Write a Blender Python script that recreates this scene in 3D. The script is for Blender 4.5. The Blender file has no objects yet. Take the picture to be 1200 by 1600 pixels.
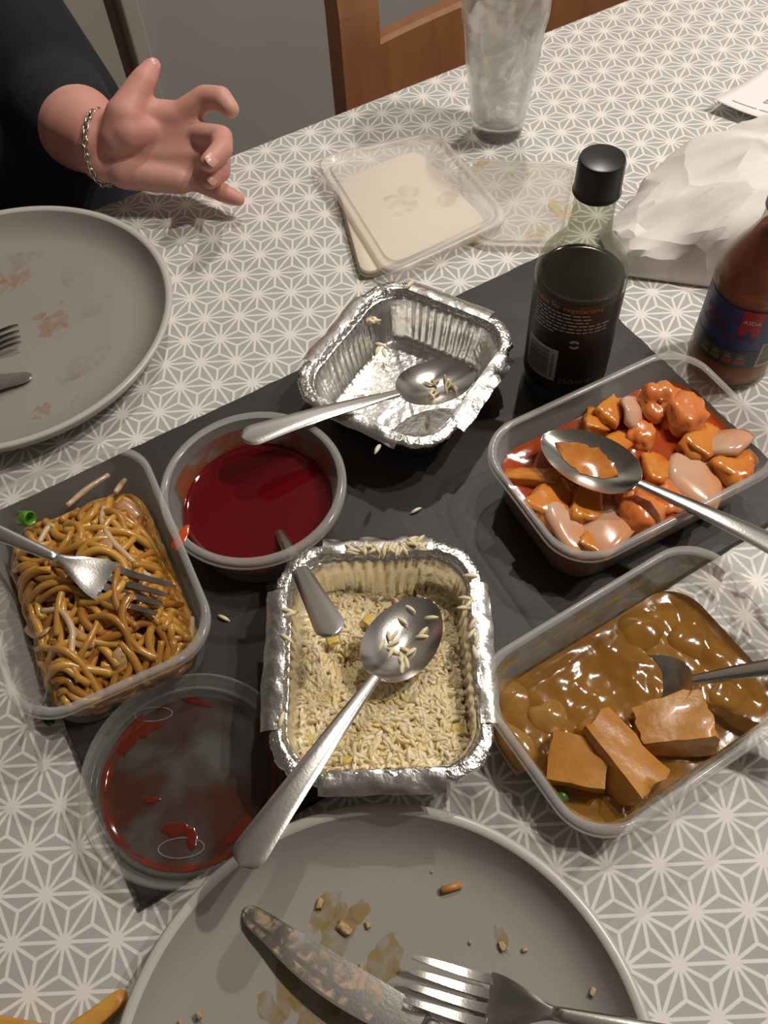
import bpy, bmesh, math, random
import numpy as np
from mathutils import Vector, Matrix, noise
random.seed(7)
scene = bpy.context.scene
COL = scene.collection
PI = math.pi

# ------------------------------------------------------------------ camera
# solved from the tablecloth's star lattice (1200x1600 frame); lengths in cm, table top at z = 0
F_PX, PITCH, YAW, ROLL = 1387.38, 0.5778, 0.0300, -0.0800
UNIT = 2.85                       # star spacing of the cloth in cm
CAML = np.array([6.3209, -22.5259, 18.3857]) * UNIT
A29 = math.radians(29)
TZ = 75.0                         # table top above the floor, cm


def rz(a):
    c, s = math.cos(a), math.sin(a)
    return np.array([[c, -s, 0], [s, c, 0], [0, 0, 1.0]])


def rx(a):
    c, s = math.cos(a), math.sin(a)
    return np.array([[1.0, 0, 0], [0, c, -s], [0, s, c]])


RC = rz(-A29) @ rz(YAW) @ rx(PITCH) @ rz(ROLL)
_c = rz(-A29) @ CAML
CAM = np.array([_c[0] - .55, _c[1] + 34.75, CAML[2]])


def ray(px, py):
    return RC @ np.array([(px - 600) / F_PX, -(py - 800) / F_PX, -1.0])


def W(px, py, z=0.0):
    """pixel -> point (cm) on the level z above the table"""
    d = ray(px, py)
    return Vector(CAM + d * ((z - CAM[2]) / d[2]))


def to_px(p):
    """point (cm) -> pixel of the 1200x1600 frame"""
    c = RC.T @ (np.array([p[0], p[1], p[2]]) - CAM)
    return 600 + F_PX * c[0] / -c[2], 800 - F_PX * c[1] / -c[2]


def V(px, py, t):
    """pixel -> point (cm) on the upright plane y = t"""
    d = ray(px, py)
    return Vector(CAM + d * ((t - CAM[1]) / d[1]))


cam_d = bpy.data.cameras.new('camera')
cam = bpy.data.objects.new('camera', cam_d)
COL.objects.link(cam)
cam_d.sensor_fit = 'HORIZONTAL'
cam_d.sensor_width = 36
cam_d.lens = F_PX * 36 / 1200
cam_d.clip_start = 0.01
m4 = Matrix([[*RC[i], 0] for i in range(3)] + [[0, 0, 0, 1]])
m4.translation = Vector((CAM[0], CAM[1], CAM[2] + TZ)) * .01
cam.matrix_world = m4
scene.camera = cam

# ------------------------------------------------------------------ world, exposure
world = bpy.data.worlds.new('world')
scene.world = world
world.use_nodes = True
world.node_tree.nodes['Background'].inputs[0].default_value = (0, 0, 0, 1)
world.node_tree.nodes['Background'].inputs[1].default_value = 0.0   # closed room: no light from outside
vs = scene.view_settings
vs.view_transform = 'Standard'
vs.look = 'None'
vs.gamma = 1
vs.use_curve_mapping = False
vs.exposure = 0.40

# ceiling lamps outside the picture (cm, above the table): the shadows of the glass, the tubs and the hand
# fall away from a pair of bulbs on the right, the rice tray's shadow on the near plate from one on the far side
LAMP_COL = (1.0, .925, .835)
for nm, (lx, ly), watt in (('ceiling_lamp_right_offscreen', (98, -14), 12.0),
                           ('ceiling_lamp_right_second_bulb_offscreen', (112, -40), 8.0),
                           ('ceiling_lamp_far_offscreen', (82, 72), 9.0)):
    ld = bpy.data.lights.new(nm, 'AREA')
    ld.shape = 'DISK'
    ld.size = .05
    ld.energy = watt
    ld.color = LAMP_COL
    lo = bpy.data.objects.new(nm, ld)
    COL.objects.link(lo)
    lo.location = (lx * .01, ly * .01, (164 + TZ) * .01)

# ------------------------------------------------------------------ materials
MATS = {}


def new_mat(name):
    m = bpy.data.materials.new(name)
    m.use_nodes = True
    nt = m.node_tree
    return m, nt, nt.nodes['Principled BSDF'], nt.nodes['Material Output']


def N(nt, t, **k):
    n = nt.nodes.new(t)
    for a, b in k.items():
        setattr(n, a, b)
    return n


def mix_rgb(nt, fac, c1, c2):
    n = N(nt, 'ShaderNodeMix', data_type='RGBA')
    for i, v in ((0, fac), (6, c1), (7, c2)):
        if isinstance(v, (tuple, list)):
            n.inputs[i].default_value = (*v[:3], 1)
        elif isinstance(v, (int, float)):
            n.inputs[i].default_value = v
        else:
            nt.links.new(v, n.inputs[i])
    return n.outputs[2]


def ramp(nt, src, a, b):
    n = N(nt, 'ShaderNodeMapRange')
    n.inputs[1].default_value = a
    n.inputs[2].default_value = b
    nt.links.new(src, n.inputs[0])
    return n.outputs[0]


def noise_out(nt, scale, detail=3, dist=0.0, coord='Object'):
    tc = N(nt, 'ShaderNodeTexCoord')
    n = N(nt, 'ShaderNodeTexNoise')
    n.inputs['Scale'].default_value = scale
    n.inputs['Detail'].default_value = detail
    n.inputs['Distortion'].default_value = dist
    nt.links.new(tc.outputs[coord], n.inputs['Vector'])
    return n.outputs['Fac']


def add_bump(nt, b, src, strength, dist=.001):
    n = N(nt, 'ShaderNodeBump')
    n.inputs['Strength'].default_value = strength
    n.inputs['Distance'].default_value = dist
    nt.links.new(src, n.inputs['Height'])
    nt.links.new(n.outputs[0], b.inputs['Normal'])


def mat(name, col, rough=.5, metal=0, col2=None, nscale=60, bump=0, bscale=200, spec=.5, sss=0, coat=0, island=None, bdist=.001):
    """plain procedural material: base colour, optional noise second colour, optional bump"""
    if name in MATS:
        return MATS[name]
    m, nt, b, o = new_mat(name)
    b.inputs['Base Color'].default_value = (*col, 1)
    b.inputs['Roughness'].default_value = rough
    b.inputs['Metallic'].default_value = metal
    b.inputs['Specular IOR Level'].default_value = spec
    b.inputs['Coat Weight'].default_value = coat
    b.inputs['Coat Roughness'].default_value = .08
    if sss:
        b.inputs['Subsurface Weight'].default_value = sss
        b.inputs['Subsurface Radius'].default_value = (.006, .003, .0015)
        b.inputs['Subsurface Scale'].default_value = 1
    c = None
    if col2:
        c = mix_rgb(nt, ramp(nt, noise_out(nt, nscale), .35, .65), col, col2)
    if island:
        g = N(nt, 'ShaderNodeNewGeometry')
        c = mix_rgb(nt, g.outputs['Random Per Island'], c if c else col, island)
    if c:
        nt.links.new(c, b.inputs['Base Color'])
    if bump:
        add_bump(nt, b, noise_out(nt, bscale, 4), bump, bdist)
    MATS[name] = m
    return m


def clear_mat(name, tint, body, fac, rough=.2, rim=.0):
    """thin clear plastic or glass: a share of light passes straight, the rest meets a glossy surface"""
    if name in MATS:
        return MATS[name]
    m, nt, b, o = new_mat(name)
    b.inputs['Base Color'].default_value = (*body, 1)
    b.inputs['Roughness'].default_value = rough
    t = N(nt, 'ShaderNodeBsdfTransparent')
    t.inputs[0].default_value = (*tint, 1)
    mx = N(nt, 'ShaderNodeMixShader')
    if rim:
        lw = N(nt, 'ShaderNodeLayerWeight')
        lw.inputs[0].default_value = .35
        r = N(nt, 'ShaderNodeMapRange')
        r.inputs[3].default_value = fac
        r.inputs[4].default_value = rim
        nt.links.new(lw.outputs['Facing'], r.inputs[0])
        nt.links.new(r.outputs[0], mx.inputs[0])
    else:
        mx.inputs[0].default_value = fac
    nt.links.new(t.outputs[0], mx.inputs[1])
    nt.links.new(b.outputs[0], mx.inputs[2])
    nt.links.new(mx.outputs[0], o.inputs[0])
    MATS[name] = m
    return m


def smear_mat(name, col, scale=250, lo=.42, hi=.58, rough=.25, top=.9):
    """dried sauce film: patchy cover with a ragged edge"""
    if name in MATS:
        return MATS[name]
    m, nt, b, o = new_mat(name)
    b.inputs['Base Color'].default_value = (*col, 1)
    b.inputs['Roughness'].default_value = rough
    t = N(nt, 'ShaderNodeBsdfTransparent')
    mx = N(nt, 'ShaderNodeMixShader')
    f = ramp(nt, noise_out(nt, scale, 4, .5), lo, hi)
    mu = N(nt, 'ShaderNodeMath', operation='MULTIPLY')
    mu.inputs[1].default_value = top
    nt.links.new(f, mu.inputs[0])
    nt.links.new(mu.outputs[0], mx.inputs[0])
    nt.links.new(t.outputs[0], mx.inputs[1])
    nt.links.new(b.outputs[0], mx.inputs[2])
    nt.links.new(mx.outputs[0], o.inputs[0])
    MATS[name] = m
    return m


def star_cloth():
    """oilcloth print: twelve-rayed stars on a triangular lattice"""
    m, nt, b, o = new_mat('star_oilcloth')
    u = UNIT * .01
    tc = N(nt, 'ShaderNodeTexCoord')
    mp = N(nt, 'ShaderNodeMapping')
    # table frame -> lattice frame
    off = rz(-A29) @ np.array([0, 0, 0.0]) + np.array([-.55, 34.75, 0])
    mp.vector_type = 'POINT'
    mp.inputs['Rotation'].default_value = (0, 0, A29)
    back = rz(A29) @ np.array([.55, -34.75, 0])
    mp.inputs['Location'].default_value = (back[0] / UNIT, back[1] / UNIT, 0)
    mp.inputs['Scale'].default_value = (1 / u, 1 / u, 0)
    nt.links.new(tc.outputs['Object'], mp.inputs['Vector'])
    sp = N(nt, 'ShaderNodeSeparateXYZ')
    nt.links.new(mp.outputs[0], sp.inputs[0])

    def mth(op, a, b_=None):
        n = N(nt, 'ShaderNodeMath', operation=op)
        for i, v in enumerate((a, b_)):
            if v is None:
                continue
            if isinstance(v, (int, float)):
                n.inputs[i].default_value = v
            else:
                nt.links.new(v, n.inputs[i])
        return n.outputs[0]
    h = math.sqrt(3)
    x, y = sp.outputs[0], sp.outputs[1]

    def cell(ox, oy):
        xx = mth('SUBTRACT', x, ox)
        yy = mth('DIVIDE', mth('SUBTRACT', y, oy), h)
        qx = mth('SUBTRACT', xx, mth('ROUND', xx))
        qy = mth('MULTIPLY', mth('SUBTRACT', yy, mth('ROUND', yy)), h)
        l = mth('SQRT', mth('ADD', mth('MULTIPLY', qx, qx), mth('MULTIPLY', qy, qy)))
        return qx, qy, l
    ax, ay, al = cell(0, 0)
    bx_, by_, bl = cell(.5, h / 2)
    pick = mth('LESS_THAN', bl, al)

    def sel(p, q):
        return mth('ADD', mth('MULTIPLY', q, pick), mth('MULTIPLY', p, mth('SUBTRACT', 1.0, pick)))
    qx, qy, l = sel(ax, bx_), sel(ay, by_), sel(al, bl)
    th = mth('DIVIDE', mth('ARCTAN2', qy, qx), PI / 6)
    fr = mth('ABSOLUTE', mth('MULTIPLY', mth('SUBTRACT', th, mth('ROUND', th)), PI / 6))
    d = mth('MULTIPLY', l, mth('SINE', fr))
    line = ramp(nt, d, .040, .027)
    disc = ramp(nt, l, .15, .12)
    msk = mth('MAXIMUM', line, disc)
    ground = mix_rgb(nt, ramp(nt, noise_out(nt, 14, 2), .3, .7), (.43, .425, .41), (.47, .465, .45))
    c = mix_rgb(nt, msk, ground, (.82, .79, .75))
    nt.links.new(c, b.inputs['Base Color'])
    b.inputs['Roughness'].default_value = .42
    b.inputs['Specular IOR Level'].default_value = .35
    add_bump(nt, b, noise_out(nt, 900, 2), .08, .0005)
    return m


def wood_mat(name, c1, c2, scale=(40, 4, 4), rough=.4):
    m, nt, b, o = new_mat(name)
    tc = N(nt, 'ShaderNodeTexCoord')
    mp = N(nt, 'ShaderNodeMapping')
    mp.inputs['Scale'].default_value = scale
    nt.links.new(tc.outputs['Object'], mp.inputs['Vector'])
    n = N(nt, 'ShaderNodeTexNoise')
    n.inputs['Scale'].default_value = 3
    n.inputs['Detail'].default_value = 6
    n.inputs['Distortion'].default_value = .6
    nt.links.new(mp.outputs[0], n.inputs['Vector'])
    c = mix_rgb(nt, ramp(nt, n.outputs['Fac'], .3, .7), c1, c2)
    nt.links.new(c, b.inputs['Base Color'])
    b.inputs['Roughness'].default_value = rough
    MATS[name] = m
    return m


STEEL = mat('brushed_steel', (.62, .60, .58), .2, 1, bump=.05, bscale=700)
FOIL = mat('aluminium_foil', (.85, .84, .82), .25, 1, bump=.6, bscale=170, bdist=.0012)
FOILR = mat('aluminium_foil_rim', (.86, .85, .83), .2, 1, bump=.8, bscale=330, bdist=.0015)
PP = clear_mat('clear_plastic', (.95, .94, .92), (.66, .64, .60), .13, .15, .42)
PPR = clear_mat('clear_plastic_rim', (.93, .92, .9), (.80, .78, .75), .30, .12)
PPM = clear_mat('milky_plastic', (.95, .93, .9), (.90, .87, .83), .42, .2)

# ------------------------------------------------------------------ mesh helpers (cm in, metres out)


def mk(name, vf, m, parent=None, loc=None, smooth=True, sharp=None):
    v, f = vf[0], vf[1]
    me = bpy.data.meshes.new(name)
    me.from_pydata([(a[0] * .01, a[1] * .01, a[2] * .01) for a in v], [], f)
    me.validate()
    bm = bmesh.new()
    bm.from_mesh(me)
    bmesh.ops.recalc_face_normals(bm, faces=bm.faces)
    bm.to_mesh(me)
    bm.free()
    if smooth:
        me.polygons.foreach_set('use_smooth', [True] * len(me.polygons))
        if sharp:
            me.set_sharp_from_angle(angle=math.radians(sharp))
    if isinstance(m, (list, tuple)):
        for q in m:
            me.materials.append(q)
    else:
        me.materials.append(m)
    o = bpy.data.objects.new(name, me)
    COL.objects.link(o)
    if parent:
        o.parent = parent
    if loc is not None:
        o.location = Vector(loc) * .01 + Vector((0, 0, TZ * .01 if not parent else 0))
    return o


def tag(o, label, cat=None, group=None, kind=None):
    o['label'] = label
    if cat:
        o['category'] = cat
    if group:
        o['group'] = group
    if kind:
        o['kind'] = kind
    return o


def thing(name, label, cat, loc=(0, 0, 0), rot=0, group=None):
    o = bpy.data.objects.new(name, None)
    o.empty_display_size = .02
    COL.objects.link(o)
    o.location = (loc[0] * .01, loc[1] * .01, (loc[2] + TZ) * .01)
    o.rotation_euler = (0, 0, rot)
    return tag(o, label, cat, group)


def cat_vf(*parts):
    v, f = [], []
    for a, b in parts:
        n = len(v)
        v += list(a)
        f += [tuple(i + n for i in q) for q in b]
    return v, f


def box(x0, x1, y0, y1, z0, z1, bev=0):
    if not bev:
        v = [(x, y, z) for z in (z0, z1) for y in (y0, y1) for x in (x0, x1)]
        return v, [(0, 2, 3, 1), (4, 5, 7, 6), (0, 1, 5, 4), (2, 6, 7, 3), (0, 4, 6, 2), (1, 3, 7, 5)]
    bm = bmesh.new()
    bmesh.ops.create_cube(bm, size=1)
    for q in bm.verts:
        q.co = Vector(((x0 + x1) / 2 + q.co.x * (x1 - x0), (y0 + y1) / 2 + q.co.y * (y1 - y0), (z0 + z1) / 2 + q.co.z * (z1 - z0)))
    bmesh.ops.bevel(bm, geom=bm.edges[:], offset=bev, segments=2, profile=.5, affect='EDGES')
    bm.verts.index_update()
    r = [tuple(q.co) for q in bm.verts], [tuple(q.index for q in p.verts) for p in bm.faces]
    bm.free()
    return r


def loft(rings, closed=True, cap0=False, cap1=False):
    n = len(rings[0])
    v = [p for r in rings for p in r]
    f = []
    for i in range(len(rings) - 1):
        for j in range(n if closed else n - 1):
            k = (j + 1) % n
            f.append((i * n + j, i * n + k, (i + 1) * n + k, (i + 1) * n + j))
    if cap0:
        f.append(tuple(range(n)))
    if cap1:
        f.append(tuple((len(rings) - 1) * n + j for j in range(n)))
    return v, f


def lathe(prof, n=64, c=(0, 0), a0=0, a1=2 * PI, cap0=False, cap1=False):
    full = abs(a1 - a0 - 2 * PI) < 1e-6
    k = n if full else n + 1
    rings = [[(c[0] + r * math.cos(a0 + (a1 - a0) * j / n), c[1] + r * math.sin(a0 + (a1 - a0) * j / n), z) for j in range(k)] for r, z in prof]
    return loft(rings, full, cap0, cap1)


def rrect(w, l, r, z, n=10, c=(0, 0)):
    """rounded rectangle ring, w along x, l along y"""
    pts = []
    for q, (sx, sy) in enumerate(((1, 1), (-1, 1), (-1, -1), (1, -1))):
        for i in range(n + 1):
            a = (q + i / n) * PI / 2
            pts.append((c[0] + sx * (w / 2 - r) + r * math.cos(a), c[1] + sy * (l / 2 - r) + r * math.sin(a), z))
    # fill straight runs
    out = []
    for i, p in enumerate(pts):
        q = pts[(i + 1) % len(pts)]
        out.append(p)
        d = math.hypot(q[0] - p[0], q[1] - p[1])
        if i % (n + 1) == n:
            m = 16
            for k in range(1, m):
                out.append((p[0] + (q[0] - p[0]) * k / m, p[1] + (q[1] - p[1]) * k / m, z))
    return out


def tube(path, rad, n=8, cap=True, flat=1.0):
    """tube along a list of Vectors; rad number or list"""
    P = [Vector(p) for p in path]
    rings = []
    up = Vector((0, 0, 1))
    prev = None
    for i, p in enumerate(P):
        t = (P[min(i + 1, len(P) - 1)] - P[max(i - 1, 0)])
        t = t.normalized() if t.length > 1e-9 else Vector((1, 0, 0))
        if prev is None:
            a = t.cross(up)
            if a.length < 1e-3:
                a = t.cross(Vector((1, 0, 0)))
        else:
            a = prev - t * prev.dot(t)
        a.normalize()
        prev = a
        b = t.cross(a)
        r = rad[i] if isinstance(rad, (list, tuple)) else rad
        rings.append([tuple(p + a * r * math.cos(2 * PI * k / n) + b * r * flat * math.sin(2 * PI * k / n)) for k in range(n)])
    return loft(rings, True, cap, cap)


def spline(pts, n=8):
    P = [Vector(p) for p in pts]
    P = [2 * P[0] - P[1]] + P + [2 * P[-1] - P[-2]]
    out = []
    for i in range(1, len(P) - 2):
        a, b, c, d = P[i - 1:i + 3]
        for k in range(n):
            t = k / n
            out.append(.5 * ((2 * b) + (c - a) * t + (2 * a - 5 * b + 4 * c - d) * t * t + (3 * b - a - 3 * c + d) * t ** 3))
    out.append(P[-2])
    return out


def ico(r=1, sub=2):
    bm = bmesh.new()
    bmesh.ops.create_icosphere(bm, subdivisions=sub, radius=r)
    bm.verts.index_update()
    o = [q.co.copy() for q in bm.verts], [tuple(q.index for q in p.verts) for p in bm.faces]
    bm.free()
    return o


def ellipsoid(c, r, rot=None):
    v, f = ico(1, 3)
    out = []
    for p in v:
        q = Vector((p.x * r[0], p.y * r[1], p.z * r[2]))
        if rot:
            q = rot @ q
        out.append(tuple(q + Vector(c)))
    return out, f


def nz(p, s=1.0, seed=0.0):
    return noise.noise(Vector((p[0] * s + seed, p[1] * s + seed * .7, p[2] * s - seed * .3)))


def frame(origin, xdir, up=(0, 0, 1)):
    x = Vector(xdir).normalized()
    u = Vector(up)
    y = u.cross(x).normalized()
    z = x.cross(y)
    M = Matrix(((x.x, y.x, z.x, 0), (x.y, y.y, z.y, 0), (x.z, y.z, z.z, 0), (0, 0, 0, 1)))
    M.translation = (Vector(origin) + Vector((0, 0, TZ))) * .01
    return M


def copy_tree(o, parent=None):
    c = o.copy()
    COL.objects.link(c)
    c.parent = parent
    for ch in list(o.children):
        copy_tree(ch, c)
    return c


# ------------------------------------------------------------------ the room
FL = -TZ
WT, WB, WL, WR, CE = 125, -190, -170, 215, 165
paint = mat('grey_wall_paint', (.39, .388, .38), .6, col2=(.41, .408, .40), nscale=3, bump=.05, bscale=300)
cream = mat('cream_gloss_paint', (.46, .42, .37), .4)
white = mat('white_ceiling_paint', (.62, .60, .57), .8)
floor_m = wood_mat('oak_floor', (.20, .13, .075), (.28, .19, .11), (3, 30, 3), .35)


def struct(name, vf, m, label, parent=None):
    o = mk(name, vf, m, parent, smooth=False)
    if not parent:
        o.location = (0, 0, TZ * .01)
        o['kind'] = 'structure'
        o['label'] = label
    return o


struct('floor', box(WL, WR, WB, WT, FL - 5, FL), floor_m, 'brown wooden floor under the table')
struct('ceiling', box(WL, WR, WB, WT, CE, CE + 5), white, 'white ceiling above the table')
D0 = V(163, 0, WT).x               # right side of the door leaf
D1 = V(184, 0, WT).x
D2 = V(211, 0, WT).x
struct('wall_far', cat_vf(box(D2 - .5, WR, WT, WT + 8, FL, CE), box(WL, D0 - 84, WT, WT + 8, FL, CE), box(D0 - 84, D2 - .5, WT, WT + 8, FL + 205, CE)), paint, 'plain grey painted wall behind the wooden chair')
struct('wall_near', box(WL, WR, WB - 8, WB, FL, CE), paint, 'grey wall on the near side')
struct('wall_left', box(WL - 8, WL, WB, WT, FL, CE), paint, 'grey wall on the left')
struct('wall_right', box(WR, WR + 8, WB, WT, FL, CE), paint, 'grey wall on the right')
dr = struct('door_1', box(D0 - 80, D0, WT + .6, WT + 4.6, FL + .6, FL + 202, .3), cream, 'cream painted door beside the grey wall')
struct('door_panel', box(D0 - 68, D0 - 12, WT + .1, WT + .8, FL + 20, FL + 90, .3), cream, '', dr)
struct('door_panel', box(D0 - 68, D0 - 12, WT + .1, WT + .8, FL + 105, FL + 190, .3), cream, '', dr)
struct('door_handle', cat_vf(tube([(D0 - 5, WT + 1, FL + 100), (D0 - 5, WT - 4, FL + 100)], .9, 12), tube([(D0 - 5, WT - 4, FL + 100), (D0 - 17, WT - 4, FL + 100)], .8, 12)), STEEL, '', dr)
struct('trim_1', box(D0 + .1, D1 + .2, WT + 4.2, WT + 6, FL, FL + 203), cream, 'recessed rebate between the cream door and its frame')
struct('trim_2', box(D1, D2, WT - 1.6, WT + 5, FL, FL + 205, .3), cream, 'cream door frame against the grey wall')
struct('trim_3', box(D0 - 84, D0 - 80.2, WT - 1.6, WT + 5, FL, FL + 205, .3), cream, 'cream door frame on the hinge side')
struct('trim_4', box(D0 - 84, D2, WT - 1.6, WT + 5, FL + 203, FL + 208, .3), cream, 'cream door head frame')
struct('baseboard_far', box(D2, WR, WT - 1.4, WT + .2, FL, FL + 12, .3), cream, 'cream baseboard along the grey wall')


# ------------------------------------------------------------------ table, cloth, chair
TX0, TX1, TY0, TY1 = -78, 112, -50, 43.6
tb_wood = wood_mat('pine_table', (.42, .24, .11), (.50, .30, .15), (4, 30, 4))
tab = thing('dining_table', 'wooden dining table hidden under the star-patterned oilcloth', 'table', ((TX0 + TX1) / 2, (TY0 + TY1) / 2, -TZ))
hw, hd = (TX1 - TX0) / 2, (TY1 - TY0) / 2
mk('tabletop', box(-hw + .5, hw - .5, -hd + .5, hd - .5, TZ - 3.2, TZ - .2, .2), tb_wood, tab, smooth=False)
for sx in (-1, 1):
    for sy in (-1, 1):
        cx, cy = sx * (hw - 8), sy * (hd - 8)
        mk('leg', box(cx - 3.2, cx + 3.2, cy - 3.2, cy + 3.2, 0, TZ - 3, .3), tb_wood, tab, smooth=False)
mk('apron', cat_vf(box(-hw + 8, hw - 8, hd - 9, hd - 7, TZ - 12, TZ - 3), box(-hw + 8, hw - 8, -hd + 7, -hd + 9, TZ - 12, TZ - 3)), tb_wood, tab, smooth=False)
# oilcloth: top sheet with rounded fold and drop
rings = [rrect(TX1 - TX0 - 1.2, TY1 - TY0 - 1.2, 1.5, 0), rrect(TX1 - TX0 - .5, TY1 - TY0 - .5, 1.7, -.12), rrect(TX1 - TX0, TY1 - TY0, 1.8, -.6), rrect(TX1 - TX0 + .6, TY1 - TY0 + .6, 2, -9), rrect(TX1 - TX0 + 1.6, TY1 - TY0 + 1.6, 2.4, -17)]
v, f = loft(rings, True, True)
cl = mk('tablecloth', ([(p[0] + (TX0 + TX1) / 2, p[1] + (TY0 + TY1) / 2, p[2] + (-0 if p[2] > -1 else .0)) for p in v], f), star_cloth(), None, (0, 0, 0), True, 30)
tag(cl, 'grey oilcloth printed with white twelve-rayed stars covering the table', 'tablecloth')

chair_w = wood_mat('varnished_oak', (.29, .115, .040), (.39, .17, .065), (14, 14, 2.5), .35)
CX0 = V(536, 100, 50).x
ch = thing('dining_chair', 'brown wooden ladder-back chair pushed in against the table', 'chair', (CX0 + 22, 50, -TZ))
for sx in (-1, 1):
    x0 = -22 if sx < 0 else 18
    mk('back_post', loft([[(x0 + a, b + o, z) for a, b in ((0, 0), (4.6, 0), (4.6, 3), (0, 3))] for z, o in ((0, 3), (30, 0), (45, 0), (80, 0), (104, 3))], True, True, True), chair_w, ch, smooth=False)
    mk('leg', box(x0, x0 + 4, -38, -34, 0, 43, .3), chair_w, ch, smooth=False)
for zz, hh in ((68.5, 7.5), (84.5, 6), (97, 7)):
    pr = []
    for i in range(17):
        x = -18 + 36.4 * i / 16
        bow = 1.6 * (1 - ((x - .2) / 18.4) ** 2)
        off = .4 + (0 if zz < 80 else (1.6 if zz > 90 else .6))
        pr.append([(x, off + bow, zz), (x, off + bow, zz + hh - .4), (x, off + bow + .4, zz + hh), (x, off + bow + 1.8, zz + hh), (x, off + bow + 2.1, zz + hh - .4), (x, off + bow + 2.1, zz)])
    mk('back_rail', loft(pr, True, True, True), chair_w, ch, smooth=False)
mk('seat', box(-22, 22.6, -40, 0, 42, 45, .8), chair_w, ch, smooth=False)
mk('stretcher', box(-18, 18, -36.6, -35, 20, 23, .2), chair_w, ch, smooth=False)

# ------------------------------------------------------------------ slate board
slate_m = mat('slate', (.038, .036, .034), .45, col2=(.048, .045, .043), nscale=25, bump=.15, bscale=160, spec=.3)
sl = thing('slate_board', 'large dark grey slate serving board under the takeaway tubs', 'board', (0, 0, 0))
random.seed(3)
out = []
for (x0, y0, x1, y1) in ((-25, -15, 25, -15), (25, -15, 25, 15), (25, 15, -25, 15), (-25, 15, -25, -15)):
    for i in range(60):
        k = i / 60
        out.append((x0 + (x1 - x0) * k, y0 + (y1 - y0) * k))


def chip(p, a, s):
    return (p[0] * (1 - a / 25) + random.uniform(-s, s), p[1] * (1 - a / 15) + random.uniform(-s, s))


rg = []
for z, a, s in ((.08, .15, .03), (.3, .0, .05), (.48, .06, .05), (.55, .16, .02)):
    rg.append([(*chip(p, a, s), z) for p in out])
mk('slab', loft(rg, True, True, True), slate_m, sl, smooth=False)
for sx in (-1, 1):
    for sy in (-1, 1):
        mk('rubber_foot', lathe([(.01, .0), (.6, .0), (.6, .1), (.01, .1)], 16, (sx * 22, sy * 12)), mat('black_rubber', (.02, .02, .02), .8), sl)
SZ = .55

# ------------------------------------------------------------------ plates
plate_m = mat('grey_glaze', (.325, .303, .272), .22, spec=.5, col2=(.335, .313, .282), nscale=8)
plate_rim = mat('pale_rim_glaze', (.54, .51, .47), .28)


def plate(name, label, c, R):
    t = thing(name, label, 'plate', (c[0], c[1], 0))
    k = R / 13.4
    pr = [(.01, .75), (9.6 * k, .75), (10.8 * k, .85), (11.7 * k, 1.25), (12.4 * k, 2.0), (12.8 * k, 2.62)]
    pr2 = [(.01, .3), (8.2 * k, .3), (8.4 * k, 0), (9.2 * k, 0), (9.5 * k, .25), (11.6 * k, .6), (12.7 * k, 1.5), (13.35 * k, 2.55)]
    rim = [(12.8 * k, 2.62), (12.92 * k, 2.75), (13.25 * k, 2.77), (13.4 * k, 2.66), (13.35 * k, 2.55)]
    mk('well', lathe(pr, 128), plate_m, t)
    mk('underside', lathe(pr2, 128), plate_rim, t)
    mk('rim', lathe(rim, 128), plate_rim, t)
    return t


PL = (-17.2, 31.2)
PN = (-17.86, -29.0)
plL = plate('dinner_plate', 'grey glazed dinner plate with orange smears beside the outstretched hand', PL, 13.7)
plN = plate('dinner_plate', 'grey glazed dinner plate holding a knife and fork and yellow curry traces', PN, 13.26)


def blob(c, rx_, ry_, rot, z, seed, amp=.35, n=28, h=.03):
    """thin irregular puddle"""
    v = [(c[0], c[1], z + h)]
    for r, hh in ((.55, h), (.85, h * .8), (1, 0)):
        for i in range(n):
            a = 2 * PI * i / n
            k = r * (1 + amp * noise.noise(Vector((math.cos(a) * 1.3 + seed, math.sin(a) * 1.3, seed * .37))) + amp * .6 * noise.noise(Vector((math.cos(a) * 3 + seed, math.sin(a) * 3, 5))))
            x, y = k * rx_ * math.cos(a), k * ry_ * math.sin(a)
            v.append((c[0] + x * math.cos(rot) - y * math.sin(rot), c[1] + x * math.sin(rot) + y * math.cos(rot), z + hh))
    f = [(0, 1 + i, 1 + (i + 1) % n) for i in range(n)]
    for q in range(2):
        for i in range(n):
            f.append((1 + q * n + i, 1 + q * n + (i + 1) % n, 1 + (q + 1) * n + (i + 1) % n, 1 + (q + 1) * n + i))
    return v, f


sm_y = smear_mat('curry_smear', (.36, .24, .06), 90, .32, .72, .3, .75)
sm_o = smear_mat('orange_smear', (.48, .22, .10), 110, .38, .75, .35, .6)
sm_t = smear_mat('tan_smear', (.36, .28, .18), 70, .40, .85, .4, .45)
random.seed(11)


def plate_smears(t, c, items):
    for (px, py, w, h, rot, m) in items:
        p = W(px, py, .76)
        mk('sauce_smear', blob((p.x - c[0], p.y - c[1]), w, h, rot, .755, random.random() * 50, .45, 28, .01), m, t)


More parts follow.
